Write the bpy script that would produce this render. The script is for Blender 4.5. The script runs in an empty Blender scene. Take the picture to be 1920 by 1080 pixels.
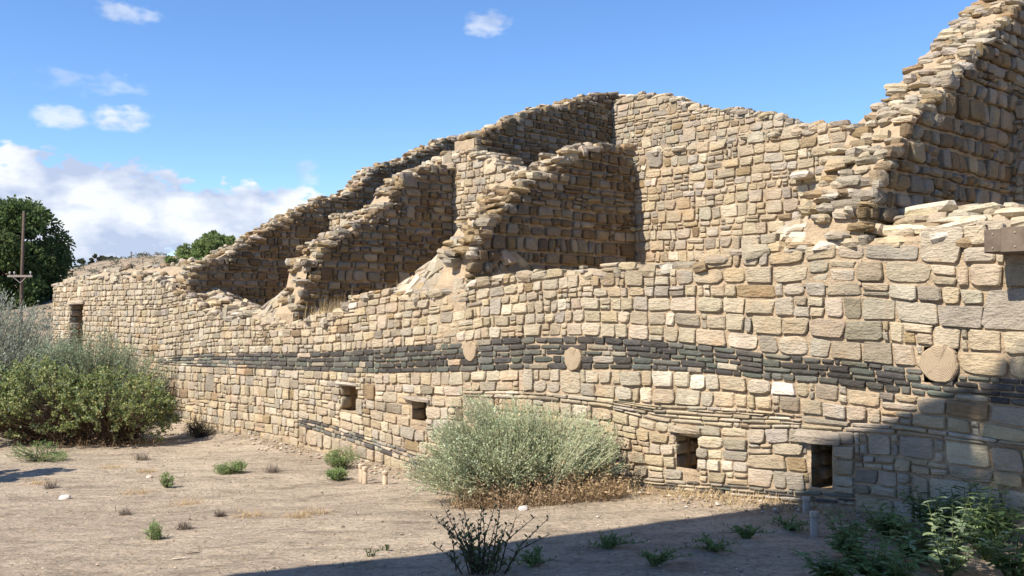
import bpy, math, random
from mathutils import Vector, Matrix, noise
R = random.Random(7)
scene = bpy.context.scene
COL = scene.collection
rad = math.radians

# ------------------------------------------------------------------ camera, world, sun, exposure
FPX = 1844.0                      # focal length in photograph pixels (1920 wide)
EYE = Vector((0.0, 0.0, 1.6))
HORIZON = 585.0                   # photograph row of the horizon
PITCH = math.atan((HORIZON - 540.0) / FPX)
cam_d = bpy.data.cameras.new('camera')
cam_d.sensor_width = 36.0
cam_d.lens = FPX / 1920.0 * 36.0
cam_d.clip_start = 0.05
cam_d.clip_end = 4000.0
cam = bpy.data.objects.new('camera', cam_d)
cam.location = EYE
cam.rotation_euler = (rad(90) + PITCH, 0, 0)
COL.objects.link(cam)
scene.camera = cam

THETA = math.atan(1.11)           # the facade recedes to the left at this angle
DF = Vector((math.cos(THETA), -math.sin(THETA), 0))   # along the facade, to the right and nearer
BK = Vector((math.sin(THETA), math.cos(THETA), 0))    # straight back, into the ruin
ORG = Vector((0, 10.23, 0))

SUN_EL = rad(47.0)
SUN_SIDE = rad(7.0)
SH = (-BK * math.cos(SUN_SIDE) - DF * math.sin(SUN_SIDE)).normalized()
SUN = Vector((SH.x * math.cos(SUN_EL), SH.y * math.cos(SUN_EL), math.sin(SUN_EL)))
sd = bpy.data.lights.new('sun', 'SUN')
sd.energy = 5.0
sd.angle = rad(0.53)
sd.color = (1.0, 0.93, 0.82)
so = bpy.data.objects.new('sun', sd)
so.rotation_euler = (-SUN).to_track_quat('-Z', 'Y').to_euler()
so.location = (0, 0, 30)
COL.objects.link(so)

scene.view_settings.view_transform = 'Standard'
scene.view_settings.look = 'None'
scene.view_settings.exposure = 0.76
scene.view_settings.gamma = 1.0
scene.view_settings.use_curve_mapping = False

world = bpy.data.worlds.new('World')
scene.world = world
world.use_nodes = True


class NT:
    """small helper for building node trees"""
    def __init__(self, tree):
        self.t = tree
        self.n = tree.nodes
        self.l = tree.links

    def new(self, kind, **kw):
        n = self.n.new(kind)
        for k, v in kw.items():
            setattr(n, k, v)
        return n

    def put(self, sock, val):
        if isinstance(val, bpy.types.NodeSocket):
            self.l.new(val, sock)
        else:
            sock.default_value = val

    def math(self, op, a, b=0.0, c=None, clamp=False):
        n = self.new('ShaderNodeMath', operation=op)
        n.use_clamp = clamp
        self.put(n.inputs[0], a)
        self.put(n.inputs[1], b)
        if c is not None:
            self.put(n.inputs[2], c)
        return n.outputs[0]

    def noise(self, vec, scale, detail=4.0, rough=0.55, dist=0.0, color=False):
        n = self.new('ShaderNodeTexNoise')
        if vec is not None:
            self.l.new(vec, n.inputs['Vector'])
        n.inputs['Scale'].default_value = scale
        n.inputs['Detail'].default_value = detail
        n.inputs['Roughness'].default_value = rough
        n.inputs['Distortion'].default_value = dist
        return n.outputs['Color'] if color else n.outputs['Fac']

    def ramp(self, fac, stops, interp='LINEAR'):
        n = self.new('ShaderNodeValToRGB')
        n.color_ramp.interpolation = interp
        el = n.color_ramp.elements
        while len(el) < len(stops):
            el.new(0.5)
        for e, (p, c) in zip(el, stops):
            e.position = p
            e.color = c if len(c) == 4 else (*c, 1)
        self.put(n.inputs[0], fac)
        return n.outputs[0]

    def maprange(self, v, a, b, c=0.0, d=1.0, smooth=False):
        n = self.new('ShaderNodeMapRange')
        if smooth:
            n.interpolation_type = 'SMOOTHSTEP'
        self.put(n.inputs[0], v)
        for i, q in enumerate((a, b, c, d)):
            n.inputs[i + 1].default_value = q
        return n.outputs[0]

    def mix(self, fac, a, b, mode='MIX'):
        n = self.new('ShaderNodeMix', data_type='RGBA', blend_type=mode)
        self.put(n.inputs[0], fac)
        self.put(n.inputs[6], a if isinstance(a, bpy.types.NodeSocket) or len(a) == 4 else (*a, 1))
        self.put(n.inputs[7], b if isinstance(b, bpy.types.NodeSocket) or len(b) == 4 else (*b, 1))
        return n.outputs[2]

    def mapping(self, vec, scale=(1, 1, 1), loc=(0, 0, 0)):
        n = self.new('ShaderNodeMapping')
        self.l.new(vec, n.inputs[0])
        n.inputs['Location'].default_value = loc
        n.inputs['Scale'].default_value = scale
        return n.outputs[0]


def build_world():
    w = NT(world.node_tree)
    w.n.clear()
    sky = w.new('ShaderNodeTexSky', sky_type='NISHITA')
    sky.sun_disc = False
    sky.sun_elevation = SUN_EL
    sky.sun_rotation = math.atan2(SUN.x, SUN.y)
    sky.altitude = 1700
    sky.air_density = 1.0
    sky.dust_density = 0.25
    sky.ozone_density = 2.2
    tc = w.new('ShaderNodeTexCoord')
    d = tc.outputs['Generated']
    sep = w.new('ShaderNodeSeparateXYZ')
    w.l.new(d, sep.inputs[0])
    az = w.math('MULTIPLY', w.math('ARCTAN2', sep.outputs[0], sep.outputs[1]), 57.2958)
    el = w.math('MULTIPLY', w.math('ARCSINE', sep.outputs[2]), 57.2958)
    # billowing noise that distorts the cloud outlines
    st = w.mapping(d, (1, 1, 1.9))
    n1 = w.noise(st, 12.0, 5.0, 0.6)
    n2 = w.noise(st, 45.0, 2.0, 0.6)
    nz = w.math('ADD', w.math('MULTIPLY', w.math('SUBTRACT', n1, 0.5), 3.4), w.math('MULTIPLY', w.math('SUBTRACT', n2, 0.5), 2.6))

    def puff(a0, e0, ra, re, gain=1.0, nk=1.0):
        x = w.math('DIVIDE', w.math('SUBTRACT', az, a0), ra)
        y = w.math('DIVIDE', w.math('SUBTRACT', el, e0), re)
        r = w.math('ADD', w.math('POWER', w.math('ABSOLUTE', x), 2.0), w.math('POWER', w.math('ABSOLUTE', y), 2.0))
        v = w.math('SUBTRACT', 1.0, r)
        v = w.math('ADD', v, w.math('MULTIPLY', nz, nk))
        lo, hi = (0.05, 0.30) if nk < 0.5 else (0.25, 1.15)
        return w.math('MULTIPLY', w.maprange(v, lo, hi, 0, 1, True), gain)

    # a bank of fair weather cumulus low all round the horizon, its top uneven
    top = w.math('ADD', 5.0, w.math('MULTIPLY', w.math('SUBTRACT', w.noise(w.mapping(d, (1, 1, 0.05), (3.3, 1.7, 0)), 2.6, 2.0, 0.5), 0.5), 9.0))
    v = w.math('DIVIDE', w.math('SUBTRACT', top, el), 2.6)
    bank = w.maprange(w.math('ADD', v, nz), -0.1, 0.8, 0, 1, True)
    masks = [bank]
    for a0, e0, ra, re, g, nk in ((-24.5, 4.6, 8.5, 4.2, 1.0, 0.45), (-15.0, 4.2, 5.6, 3.3, 1.0, 0.45), (-28.5, 5.2, 4.0, 2.9, 1.0, 0.45),
                                  (-21.6, 15.9, 2.3, 0.85, 0.55, 0.8), (-1.4, 16.6, 1.8, 0.9, 0.6, 0.8),
                                  (-24.6, 10.2, 1.9, 0.75, 0.7, 0.6), (-22.0, 10.35, 2.0, 0.9, 0.9, 0.6),
                                  (-23.6, 12.2, 3.2, 0.9, 0.35, 0.8), (-11.9, 8.0, 0.9, 0.9, 0.4, 0.8),
                                  (40, 13, 8, 2.2, 0.8, 0.8), (-55, 14, 9, 2.4, 0.8, 0.8), (120, 17, 10, 3, 0.7, 0.8), (-130, 18, 9, 3, 0.7, 0.8)):
        masks.append(puff(a0, e0, ra, re, g, nk))
    m = masks[0]
    for q in masks[1:]:
        m = w.math('MAXIMUM', m, q)
    # sunlit crowns and grey bases: compare the billows with those a little higher up
    up_ = w.noise(w.mapping(d, (1, 1, 1.9), (-0.012, 0.0, 0.085)), 12.0, 3.0, 0.55)
    lit = w.math('ADD', 0.5, w.math('MULTIPLY', w.math('SUBTRACT', n1, up_), 1.9))
    ccol = w.ramp(lit, [(0.22, (3.3, 3.85, 5.1)), (0.5, (4.7, 5.1, 5.9)), (0.72, (6.0, 6.2, 6.5))])
    m = w.math('MULTIPLY', m, 0.97)
    hs = w.new('ShaderNodeHueSaturation')
    w.l.new(sky.outputs[0], hs.inputs['Color'])
    hs.inputs['Saturation'].default_value = 1.15
    hs.inputs['Value'].default_value = 1.22
    colr = w.mix(m, w.mix(1.0, hs.outputs[0], (0.95, 0.98, 1.07), 'MULTIPLY'), ccol)
    bg = w.new('ShaderNodeBackground')
    w.l.new(colr, bg.inputs[0])
    bg.inputs[1].default_value = 0.098
    out = w.new('ShaderNodeOutputWorld')
    w.l.new(bg.outputs[0], out.inputs[0])


build_world()
world.cycles.sampling_method = 'NONE'      # the sky is smooth: bounced rays sample it well enough

# ------------------------------------------------------------------ geometry helpers
CP, SP = math.cos(PITCH), math.sin(PITCH)
FWD = Vector((0, CP, SP))
UPV = Vector((0, -SP, CP))


def ray(px, py):
    return FWD + Vector((1, 0, 0)) * ((px - 960) / FPX) + UPV * ((540 - py) / FPX)


def project(p):
    d = p - EYE
    z = d.dot(FWD)
    if z < 0.2:
        return (-9999, -9999, z)
    return (960 + FPX * d.x / z, 540 - FPX * d.dot(UPV) / z, z)


def stz(s, t, z):
    return ORG + DF * s + BK * t + Vector((0, 0, z))


def on_front(px, py, t0=0.0):
    """the point of a wall parallel to the facade, t0 behind it: (s, z)"""
    r = ray(px, py)
    k = (t0 + (ORG - EYE).dot(BK)) / r.dot(BK)
    p = EYE + r * k
    return ((p - ORG).dot(DF), p.z)


def on_cross(px, py, sc):
    """the point of a cross wall standing at sc along the facade: (t, z)"""
    r = ray(px, py)
    k = (sc + (ORG - EYE).dot(DF)) / r.dot(DF)
    p = EYE + r * k
    return ((p - ORG).dot(BK), p.z)


def curve(pts):
    pts = sorted(pts)

    def f(x):
        if x <= pts[0][0]:
            return pts[0][1]
        if x >= pts[-1][0]:
            return pts[-1][1]
        for (a, b), (c, d) in zip(pts, pts[1:]):
            if x <= c:
                if c - a < 1e-9:
                    return d
                k = (x - a) / (c - a)
                return b + (d - b) * k
    return f


def fcurve(pix, t0=0.0):
    return curve([on_front(x, y, t0) for x, y in pix])


def ccurve(pix, sc):
    return curve([on_cross(x, y, sc) for x, y in pix])


def sstep(a, b, x):
    k = max(0.0, min(1.0, (x - a) / (b - a)))
    return k * k * (3 - 2 * k)


def nz(x, y=0.0, z=0.0):
    return noise.noise(Vector((x, y, z)))


GS = curve([(-16, -0.29), (-6.6, -0.29), (-1.65, -0.24), (0.2, -0.11), (1.93, 0.0), (3.6, 0.08), (9, 0.08)])


def ground_z(x, y):
    s = (x - ORG.x) * DF.x + (y - ORG.y) * DF.y
    t = (x - ORG.x) * BK.x + (y - ORG.y) * BK.y
    z = GS(s)
    z += 0.018 * nz(x * 0.9, y * 0.9, 3.1) + 0.03 * nz(x * 0.3, y * 0.3, 9.2)
    z += (0.10 - 0.085 * sstep(-5.5, -3.5, s)) * math.exp(-((t + 0.1) / 0.35) ** 2) * sstep(-16, -13, s)
    dist = math.hypot(x, y)
    h = 0.0
    if y > 20:
        h = 7.3 * sstep(24, 105, dist) + 3.0 * sstep(90, 320, dist)
        h *= 0.45 + 0.55 * sstep(-0.56, -0.36, x / max(y, 1))
        h += (0.5 * nz(x * 0.05, y * 0.05) + 0.2 * nz(x * 0.2, y * 0.2)) * sstep(26, 60, dist)
    return z + h


def gpoint(px, py):
    """where the ray of a photograph pixel meets the ground"""
    r = ray(px, py)
    k = 3.0
    for i in range(4000):
        p = EYE + r * k
        if p.z <= ground_z(p.x, p.y):
            return Vector((p.x, p.y, ground_z(p.x, p.y)))
        k += 0.01 if k < 20 else 0.05
    return EYE + r * k


class Acc:
    """collects faces for one mesh object"""
    def __init__(self):
        self.v, self.f, self.c = [], [], []

    def add(self, vs, fs, col):
        o = len(self.v)
        self.v.extend(vs)
        self.f.extend([tuple(i + o for i in f) for f in fs])
        if col and isinstance(col[0], (tuple, list)):
            self.c.extend(col)
        else:
            self.c.extend([col] * len(vs))

    def build(self, name, mat, parent=None, smooth=False, kind=None, origin=None):
        me = bpy.data.meshes.new(name)
        vs = self.v
        if origin is not None:
            vs = [v - origin for v in vs]
        me.from_pydata([tuple(v) for v in vs], [], self.f)
        at = me.color_attributes.new('Col', 'FLOAT_COLOR', 'POINT')
        flat = []
        for c in self.c:
            flat.extend((c[0], c[1], c[2], 1.0))
        at.data.foreach_set('color', flat)
        if smooth:
            me.polygons.foreach_set('use_smooth', [True] * len(me.polygons))
        me.materials.append(mat)
        me.update()
        ob = bpy.data.objects.new(name, me)
        COL.objects.link(ob)
        if origin is not None:
            ob.location = origin
        if parent is not None:
            ob.parent = parent
            if origin is not None:
                ob.location = origin - parent.location
            else:
                ob.location = -parent.location
        if kind:
            ob['kind'] = kind
        return ob


def thing(name, label, cat, loc=(0, 0, 0), group=None):
    o = bpy.data.objects.new(name, None)
    o.empty_display_size = 0.2
    o.location = loc
    o['label'] = label
    o['category'] = cat
    if group:
        o['group'] = group
    COL.objects.link(o)
    return o


def tag(o, label, cat, group=None):
    o['label'] = label
    o['category'] = cat
    if group:
        o['group'] = group
    return o


# ------------------------------------------------------------------ materials
def new_mat(name):
    m = bpy.data.materials.new(name)
    m.use_nodes = True
    n = NT(m.node_tree)
    b = m.node_tree.nodes['Principled BSDF']
    b.inputs['Roughness'].default_value = 0.92
    b.inputs['Specular IOR Level'].default_value = 0.15
    return m, n, b


def attr(n):
    a = n.new('ShaderNodeAttribute')
    a.attribute_name = 'Col'
    return a.outputs['Color']


def pos(n):
    return n.new('ShaderNodeNewGeometry').outputs['Position']


def bump(n, b, h, strength, dist):
    bp = n.new('ShaderNodeBump')
    bp.inputs['Strength'].default_value = strength
    bp.inputs['Distance'].default_value = dist
    n.l.new(h, bp.inputs['Height'])
    n.l.new(bp.outputs[0], b.inputs['Normal'])


def mat_stone():
    m, n, b = new_mat('sandstone')
    p = pos(n)
    lam = n.mapping(p, (1.0, 1.0, 4.5))
    a = n.noise(p, 7.0, 3.0, 0.6)
    g = n.noise(p, 70.0, 2.0, 0.65)
    l = n.noise(lam, 16.0, 3.0, 0.62, 0.4)
    f = n.math('ADD', n.math('MULTIPLY', a, 0.75), n.math('ADD', n.math('MULTIPLY', g, 0.45), n.math('MULTIPLY', l, 0.5)))
    f = n.maprange(f, 0.45, 1.25, 0.70, 1.30)
    c = n.mix(1.0, attr(n), n.ramp(n.math('MULTIPLY', f, 0.5), [(0, (0, 0, 0)), (1, (2, 2, 2))]), 'MULTIPLY')
    # iron staining and pale dust
    c = n.mix(n.maprange(n.noise(p, 3.1, 2.0, 0.6), 0.52, 0.75, 0, 0.5), c, n.mix(1.0, c, (1.12, 0.88, 0.66), 'MULTIPLY'))
    c = n.mix(n.maprange(n.noise(p, 13.0, 4.0, 0.7), 0.6, 0.72, 0, 0.4), c, n.mix(1.0, c, (0.62, 0.6, 0.58), 'MULTIPLY'))
    # broad rain streaks and weather stains that run across many stones
    c = n.mix(n.maprange(n.noise(n.mapping(p, (1.6, 1.6, 0.55)), 1.3, 3.0, 0.6), 0.46, 0.68, 0, 0.6), c, n.mix(1.0, c, (0.70, 0.68, 0.66), 'MULTIPLY'))
    n.l.new(c, b.inputs['Base Color'])
    h = n.math('ADD', n.math('MULTIPLY', n.noise(p, 24.0, 4.0, 0.7), 0.8), n.math('MULTIPLY', l, 0.5))
    bump(n, b, h, 0.9, 0.026)
    return m


def mat_mortar():
    m, n, b = new_mat('mud_mortar')
    p = pos(n)
    f = n.math('ADD', n.math('MULTIPLY', n.noise(p, 5.0, 6.0, 0.6), 0.6), n.math('MULTIPLY', n.noise(p, 45.0, 4.0, 0.6), 0.5))
    sc = n.ramp(n.maprange(f, 0.35, 0.75), [(0, (0.72, 0.7, 0.68)), (1, (1.22, 1.2, 1.16))])
    c = n.mix(1.0, attr(n), sc, 'MULTIPLY')
    n.l.new(c, b.inputs['Base Color'])
    bump(n, b, n.noise(p, 16.0, 5.0, 0.72), 0.9, 0.04)
    return m


def mat_ground():
    m, n, b = new_mat('dry_dirt')
    p = pos(n)
    st = n.mapping(p, (1.0, 2.0, 1.0))
    big = n.noise(p, 0.45, 5.0, 0.6)
    mid = n.noise(st, 1.9, 7.0, 0.66, 0.6)
    fine = n.noise(p, 26.0, 6.0, 0.72)
    c = n.ramp(mid, [(0.30, (0.27, 0.215, 0.155)), (0.43, (0.415, 0.338, 0.246)), (0.54, (0.50, 0.405, 0.296)), (0.68, (0.58, 0.47, 0.345))])
    c = n.mix(n.maprange(big, 0.42, 0.62), c, n.mix(1.0, c, (0.84, 0.83, 0.84), 'MULTIPLY'))
    c = n.mix(1.0, c, n.ramp(fine, [(0.28, (0.55, 0.53, 0.5)), (0.5, (1, 1, 1)), (0.72, (1.38, 1.34, 1.28))]), 'MULTIPLY')
    # scattered dead litter, dark flecks and pale grit
    fl = n.noise(n.mapping(p, (1.0, 1.6, 1.0)), 9.0, 5.0, 0.75)
    c = n.mix(n.maprange(fl, 0.58, 0.68, 0, 0.8), c, (0.15, 0.11, 0.07))
    c = n.mix(n.maprange(n.noise(p, 60.0, 3.0, 0.6), 0.66, 0.74, 0, 0.7), c, (0.46, 0.40, 0.32))
    c = n.mix(n.maprange(n.noise(p, 6.0, 5.0, 0.65), 0.60, 0.72, 0, 0.45), c, (0.40, 0.29, 0.16))
    # the far hillside is redder and dotted with scrub
    yy = n.new('ShaderNodeSeparateXYZ')
    n.l.new(p, yy.inputs[0])
    far = n.maprange(yy.outputs[1], 26, 40)
    hill = n.mix(n.maprange(n.noise(p, 0.8, 5.0, 0.7), 0.48, 0.6), (0.33, 0.245, 0.165), (0.17, 0.155, 0.11))
    c = n.mix(far, c, hill)
    n.l.new(c, b.inputs['Base Color'])
    h = n.math('ADD', n.noise(p, 22.0, 8.0, 0.75), n.math('MULTIPLY', n.noise(st, 5.0, 5.0, 0.65), 1.5))
    bump(n, b, h, 0.9, 0.05)
    return m


def mat_leaf(name, trans=0.35):
    m, n, b = new_mat(name)
    p = pos(n)
    c = n.mix(1.0, attr(n), n.ramp(n.noise(p, 35.0, 2.0), [(0.3, (0.75, 0.75, 0.75)), (0.7, (1.2, 1.2, 1.2))]), 'MULTIPLY')
    n.l.new(c, b.inputs['Base Color'])
    b.inputs['Roughness'].default_value = 0.7
    tr = n.new('ShaderNodeBsdfTranslucent')
    n.l.new(c, tr.inputs[0])
    mx = n.new('ShaderNodeMixShader')
    mx.inputs[0].default_value = trans
    n.l.new(b.outputs[0], mx.inputs[1])
    n.l.new(tr.outputs[0], mx.inputs[2])
    n.l.new(mx.outputs[0], m.node_tree.nodes['Material Output'].inputs[0])
    return m


def mat_plain(name, rough=0.8, grain=(1, 1, 1), gs=30.0, bd=0.004, spec=0.2, metal=0.0):
    m, n, b = new_mat(name)
    p = pos(n)
    g = n.noise(n.mapping(p, grain), gs, 6.0, 0.65)
    c = n.mix(1.0, attr(n), n.ramp(g, [(0.3, (0.6, 0.58, 0.56)), (0.7, (1.35, 1.32, 1.3))]), 'MULTIPLY')
    n.l.new(c, b.inputs['Base Color'])
    b.inputs['Roughness'].default_value = rough
    b.inputs['Specular IOR Level'].default_value = spec
    b.inputs['Metallic'].default_value = metal
    bump(n, b, g, 0.7, bd)
    return m


def mat_logend():
    m, n, b = new_mat('log_end_grain')
    tc = n.new('ShaderNodeTexCoord')
    wv = n.new('ShaderNodeTexWave', wave_type='RINGS', rings_direction='Z')
    wv.inputs['Scale'].default_value = 30.0
    wv.inputs['Distortion'].default_value = 5.0
    wv.inputs['Detail'].default_value = 3.0
    wv.inputs['Detail Scale'].default_value = 0.6
    n.l.new(tc.outputs['Object'], wv.inputs['Vector'])
    r = wv.outputs['Fac']
    c = n.mix(1.0, attr(n), n.ramp(r, [(0.15, (0.70, 0.67, 0.63)), (0.6, (1.08, 1.06, 1.04))]), 'MULTIPLY')
    c = n.mix(n.maprange(n.noise(tc.outputs['Object'], 14.0, 5.0, 0.6), 0.5, 0.7, 0, 0.5), c, n.mix(1.0, c, (0.6, 0.57, 0.55), 'MULTIPLY'))
    sp = n.new('ShaderNodeSeparateXYZ')
    n.l.new(tc.outputs['Object'], sp.inputs[0])
    ang = n.math('ADD', n.math('ARCTAN2', sp.outputs[1], sp.outputs[0]), n.math('MULTIPLY', n.math('SUBTRACT', n.noise(tc.outputs['Object'], 22.0, 3.0), 0.5), 1.0))
    ck = n.math('MINIMUM', n.math('ABSOLUTE', n.math('SUBTRACT', ang, 1.2)), n.math('ADD', 0.03, n.math('ABSOLUTE', n.math('ADD', ang, 2.3))))
    ckm = n.maprange(ck, 0.02, 0.09, 1, 0)
    c = n.mix(n.math('MULTIPLY', ckm, 0.6), c, (0.10, 0.07, 0.045))
    r = n.math('SUBTRACT', r, n.math('MULTIPLY', ckm, 0.8))
    n.l.new(c, b.inputs['Base Color'])
    bump(n, b, n.math('ADD', r, n.noise(tc.outputs['Object'], 60, 4)), 0.5, 0.003)
    return m


M_STONE, M_MORTAR, M_GROUND = mat_stone(), mat_mortar(), mat_ground()
M_LEAF, M_DRY = mat_leaf('leaf', 0.42), mat_leaf('dry_stalk', 0.25)
M_WOOD = mat_plain('weathered_wood', 0.85, (1, 1, 0.12), 40)
M_BARK = mat_plain('bark', 0.9, (1, 1, 0.3), 25, 0.02)
M_STEEL = mat_plain('weathered_steel', 0.7, (1, 1, 1), 9, 0.001, 0.2, 0.0)
M_PLASTER = mat_plain('painted_deck', 0.8)
M_LOG = mat_logend()

# ------------------------------------------------------------------ masonry
TAN = [(0.415, 0.337, 0.24), (0.445, 0.369, 0.272), (0.425, 0.34, 0.235), (0.46, 0.39, 0.295), (0.39, 0.32, 0.237), (0.415, 0.353, 0.27), (0.37, 0.302, 0.22)]
GREY = [(0.36, 0.312, 0.25), (0.32, 0.277, 0.222), (0.40, 0.35, 0.285), (0.27, 0.228, 0.178)]
BROWN = [(0.29, 0.21, 0.125), (0.24, 0.178, 0.115), (0.32, 0.238, 0.147)]
DARK = [(0.075, 0.069, 0.064), (0.098, 0.091, 0.083), (0.13, 0.125, 0.108), (0.085, 0.079, 0.073), (0.115, 0.122, 0.104), (0.155, 0.15, 0.128), (0.068, 0.062, 0.058)]
PALE = [(0.53, 0.455, 0.35), (0.57, 0.505, 0.41)]
MORTAR = (0.415, 0.322, 0.218)


def pick(r, wt=(0.66, 0.2, 0.08, 0.0, 0.06)):
    k = r.random()
    for pal, w_ in zip((TAN, GREY, BROWN, DARK, PALE), wt):
        if k < w_:
            c = r.choice(pal)
            break
        k -= w_
    else:
        c = r.choice(TAN)
    q = r.uniform(0.86, 1.11)
    return (c[0] * q, c[1] * q * r.uniform(0.98, 1.02), c[2] * q * r.uniform(0.90, 1.0))


class Frame:
    def __init__(self, o, eu, en):
        self.o, self.eu, self.en = o, eu, en
        self.flip = eu.cross(Vector((0, 0, 1))).dot(en) < 0

    def P(self, u, v, n=0.0):
        p = self.o + self.eu * u + self.en * n
        return Vector((p.x, p.y, p.z + v))


FRONT = Frame(ORG, DF, -BK)


def face_stone(fr, u0, u1, vb, vt, r, prot=0.012, depth=0.06, gap=0.011, bulge=0.002, edge=0.008, K=None, rough=1.0, corner=None):
    """one dressed stone of a course: vb/vt are functions of u. Returns verts, faces."""
    w = u1 - u0
    h = (vt((u0 + u1) / 2) - vb((u0 + u1) / 2))
    if K is None:
        K = 12 if w < 2.2 * h else 14
    nexp = r.choice((3.6, 5.0, 7.0, 10.0, 14.0)) if corner is None else corner
    ring = []
    ph = r.uniform(-0.12, 0.12)
    for i in range(K):
        a = 2 * math.pi * (i + 0.5) / K + ph
        ca, sa = math.cos(a), math.sin(a)
        e = 2.0 / nexp
        x = math.copysign(abs(ca) ** e, ca)
        y = math.copysign(abs(sa) ** e, sa)
        x *= 1 + r.uniform(-0.07, 0.02) * rough
        y *= 1 + r.uniform(-0.11, 0.035) * rough
        ring.append((x, y))
    sk = r.uniform(-0.13, 0.13) * rough
    tp = r.uniform(-0.08, 0.08) * rough
    gh = min(gap, h * 0.22) / 2

    def mp(x, y, ins):
        hw = max(w / 2 - gh - ins, w * 0.08)
        hh_ = max(h / 2 - gh - ins, h * 0.10)
        a = (u0 + u1) / 2 + x * hw * (1 + tp * y) + sk * y * h * 0.5
        lo, hi = vb(a), vt(a)
        return a, (lo + hi) / 2 + y * hh_ * (hi - lo) / max(h, 1e-4)

    tx, ty = r.uniform(-0.045, 0.045) * rough, r.uniform(-0.06, 0.05) * rough
    edge = min(edge * r.choice((0.5, 0.8, 1.0, 1.6)), h * 0.28)
    vs = []

    def layer(ins, n0, jit):
        for x, y in ring:
            u, v = mp(x, y, ins)
            nn = n0 + tx * x * w * 0.5 + ty * y * h * 0.5 + r.uniform(-jit, jit)
            vs.append(fr.P(u, v, nn))
    layer(0, -depth, 0)
    layer(0, prot - edge, 0.002)
    layer(edge * 0.8, prot, 0.0022 * min(rough, 1.0))
    layer(min(w, h) * 0.27, prot + bulge * 0.8, 0.0020 * rough)
    u, v = mp(r.uniform(-.2, .2), r.uniform(-.2, .2), 0)
    vs.append(fr.P(u, v, prot + bulge + r.uniform(-0.0015, 0.0015)))
    fs = []
    for L in range(3):
        for i in range(K):
            j = (i + 1) % K
            fs.append((L * K + i, L * K + j, (L + 1) * K + j, (L + 1) * K + i))
    for i in range(K):
        fs.append((3 * K + i, 3 * K + (i + 1) % K, 4 * K))
    if fr.flip:
        fs = [tuple(reversed(f)) for f in fs]
    return vs, fs


CUBE_V = [(x, y, z) for x in (-1, 0, 1) for y in (-1, 0, 1) for z in (-1, 0, 1) if (x, y, z) != (0, 0, 0)]
CUBE_I = {v: i for i, v in enumerate(CUBE_V)}
CUBE_F = []
for ax in range(3):
    for sg in (-1, 1):
        for p in (-1, 0):
            for q in (-1, 0):
                f = []
                for a, b in ((p, q), (p + 1, q), (p + 1, q + 1), (p, q + 1)):
                    v = [0, 0, 0]
                    v[ax] = sg
                    v[(ax + 1) % 3] = a
                    v[(ax + 2) % 3] = b
                    f.append(CUBE_I[tuple(v)])
                CUBE_F.append(tuple(f if sg > 0 else reversed(f)))


def block(c, ex, ey, ez, r, nexp=5.0, jit=0.14):
    """an irregular broken block: half axes as vectors. 48 triangles, angular."""
    cj = {(a, b, d): [r.uniform(-jit, jit) for _ in range(3)] for a in (-1, 1) for b in (-1, 1) for d in (-1, 1)}
    vs = []
    for v in CUBE_V:
        m = (abs(v[0]) ** nexp + abs(v[1]) ** nexp + abs(v[2]) ** nexp) ** (1 / nexp)
        x, y, z = v[0] / m, v[1] / m, v[2] / m
        d = [0, 0, 0]
        for k, j in cj.items():
            wgt = (1 + k[0] * v[0]) * (1 + k[1] * v[1]) * (1 + k[2] * v[2]) / 8
            for i in range(3):
                d[i] += wgt * j[i]
        q = r.uniform(0.93, 1.05)
        vs.append(c + ex * (x * q + d[0]) + ey * (y * q + d[1]) + ez * (z * q + d[2]))
    return vs, CUBE_F


class Wall:
    """gathers the stones of one wall, then emits the largest as parts and the rest as one part"""
    def __init__(self, name, label, base):
        self.root = thing(name, label, 'wall', base)
        self.root['kind'] = 'thing'
        self.items = []        # (score, kind, verts, faces, col, smooth)

    def put(self, kind, vf, col, smooth=True, force=False):
        vs, fs = vf
        c = Vector((0, 0, 0))
        for v in vs:
            c += v
        c /= len(vs)
        px, py, z = project(c)
        if not force and (px < -260 or px > 2180 or py < -200 or py > 1250):
            return
        xs = [project(v) for v in vs]
        ar = (max(q[0] for q in xs) - min(q[0] for q in xs)) * (max(q[1] for q in xs) - min(q[1] for q in xs))
        inside = -10 < px < 1930 and -10 < py < 1090
        self.items.append(((1e9 if force else ar if inside else -1.0), kind, vs, fs, col, smooth, c))

    def emit(self, limits, rest_names):
        kinds = {}
        for it in self.items:
            kinds.setdefault(it[1], []).append(it)
        for kind, its in kinds.items():
            its.sort(key=lambda q: -q[0])
            lim = limits.get(kind, 300)
            acc = {True: Acc(), False: Acc()}
            for i, (sc, _, vs, fs, col, sm, c) in enumerate(its):
                if i < lim and sc > 70:
                    a = Acc()
                    a.add(vs, fs, col)
                    a.build(kind, M_STONE, self.root, sm, None, c)
                else:
                    acc[sm].add(vs, fs, col)
            for sm, a in acc.items():
                if a.v:
                    a.build(rest_names.get(kind, kind + '_courses'), M_STONE, self.root, sm, 'stuff')


def rowcells(u0, u1, wfn, r):
    out = []
    u = u0
    while u < u1 - 1e-6:
        a, b = wfn(u)
        w = r.uniform(a, b)
        k = r.random()
        if k < 0.12:
            w *= 0.55
        elif k < 0.22:
            w = r.uniform(0.045, 0.08)
        e = u + w
        if u1 - e < a * 0.6:
            e = u1
        out.append((u, min(e, u1)))
        u = e
    return out


def trim(u0, u1, v0, v1, holes):
    """cut the u range of a cell where it runs into an opening"""
    segs = [(u0, u1)]
    for a, b, c, d in holes:
        if v1 <= c + 0.02 or v0 >= d - 0.02:
            continue
        ns = []
        for p, q in segs:
            if q <= a or p >= b:
                ns.append((p, q))
            else:
                if a - p > 0.035:
                    ns.append((p, a))
                if q - b > 0.035:
                    ns.append((b, q))
        segs = ns
    return segs


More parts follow.
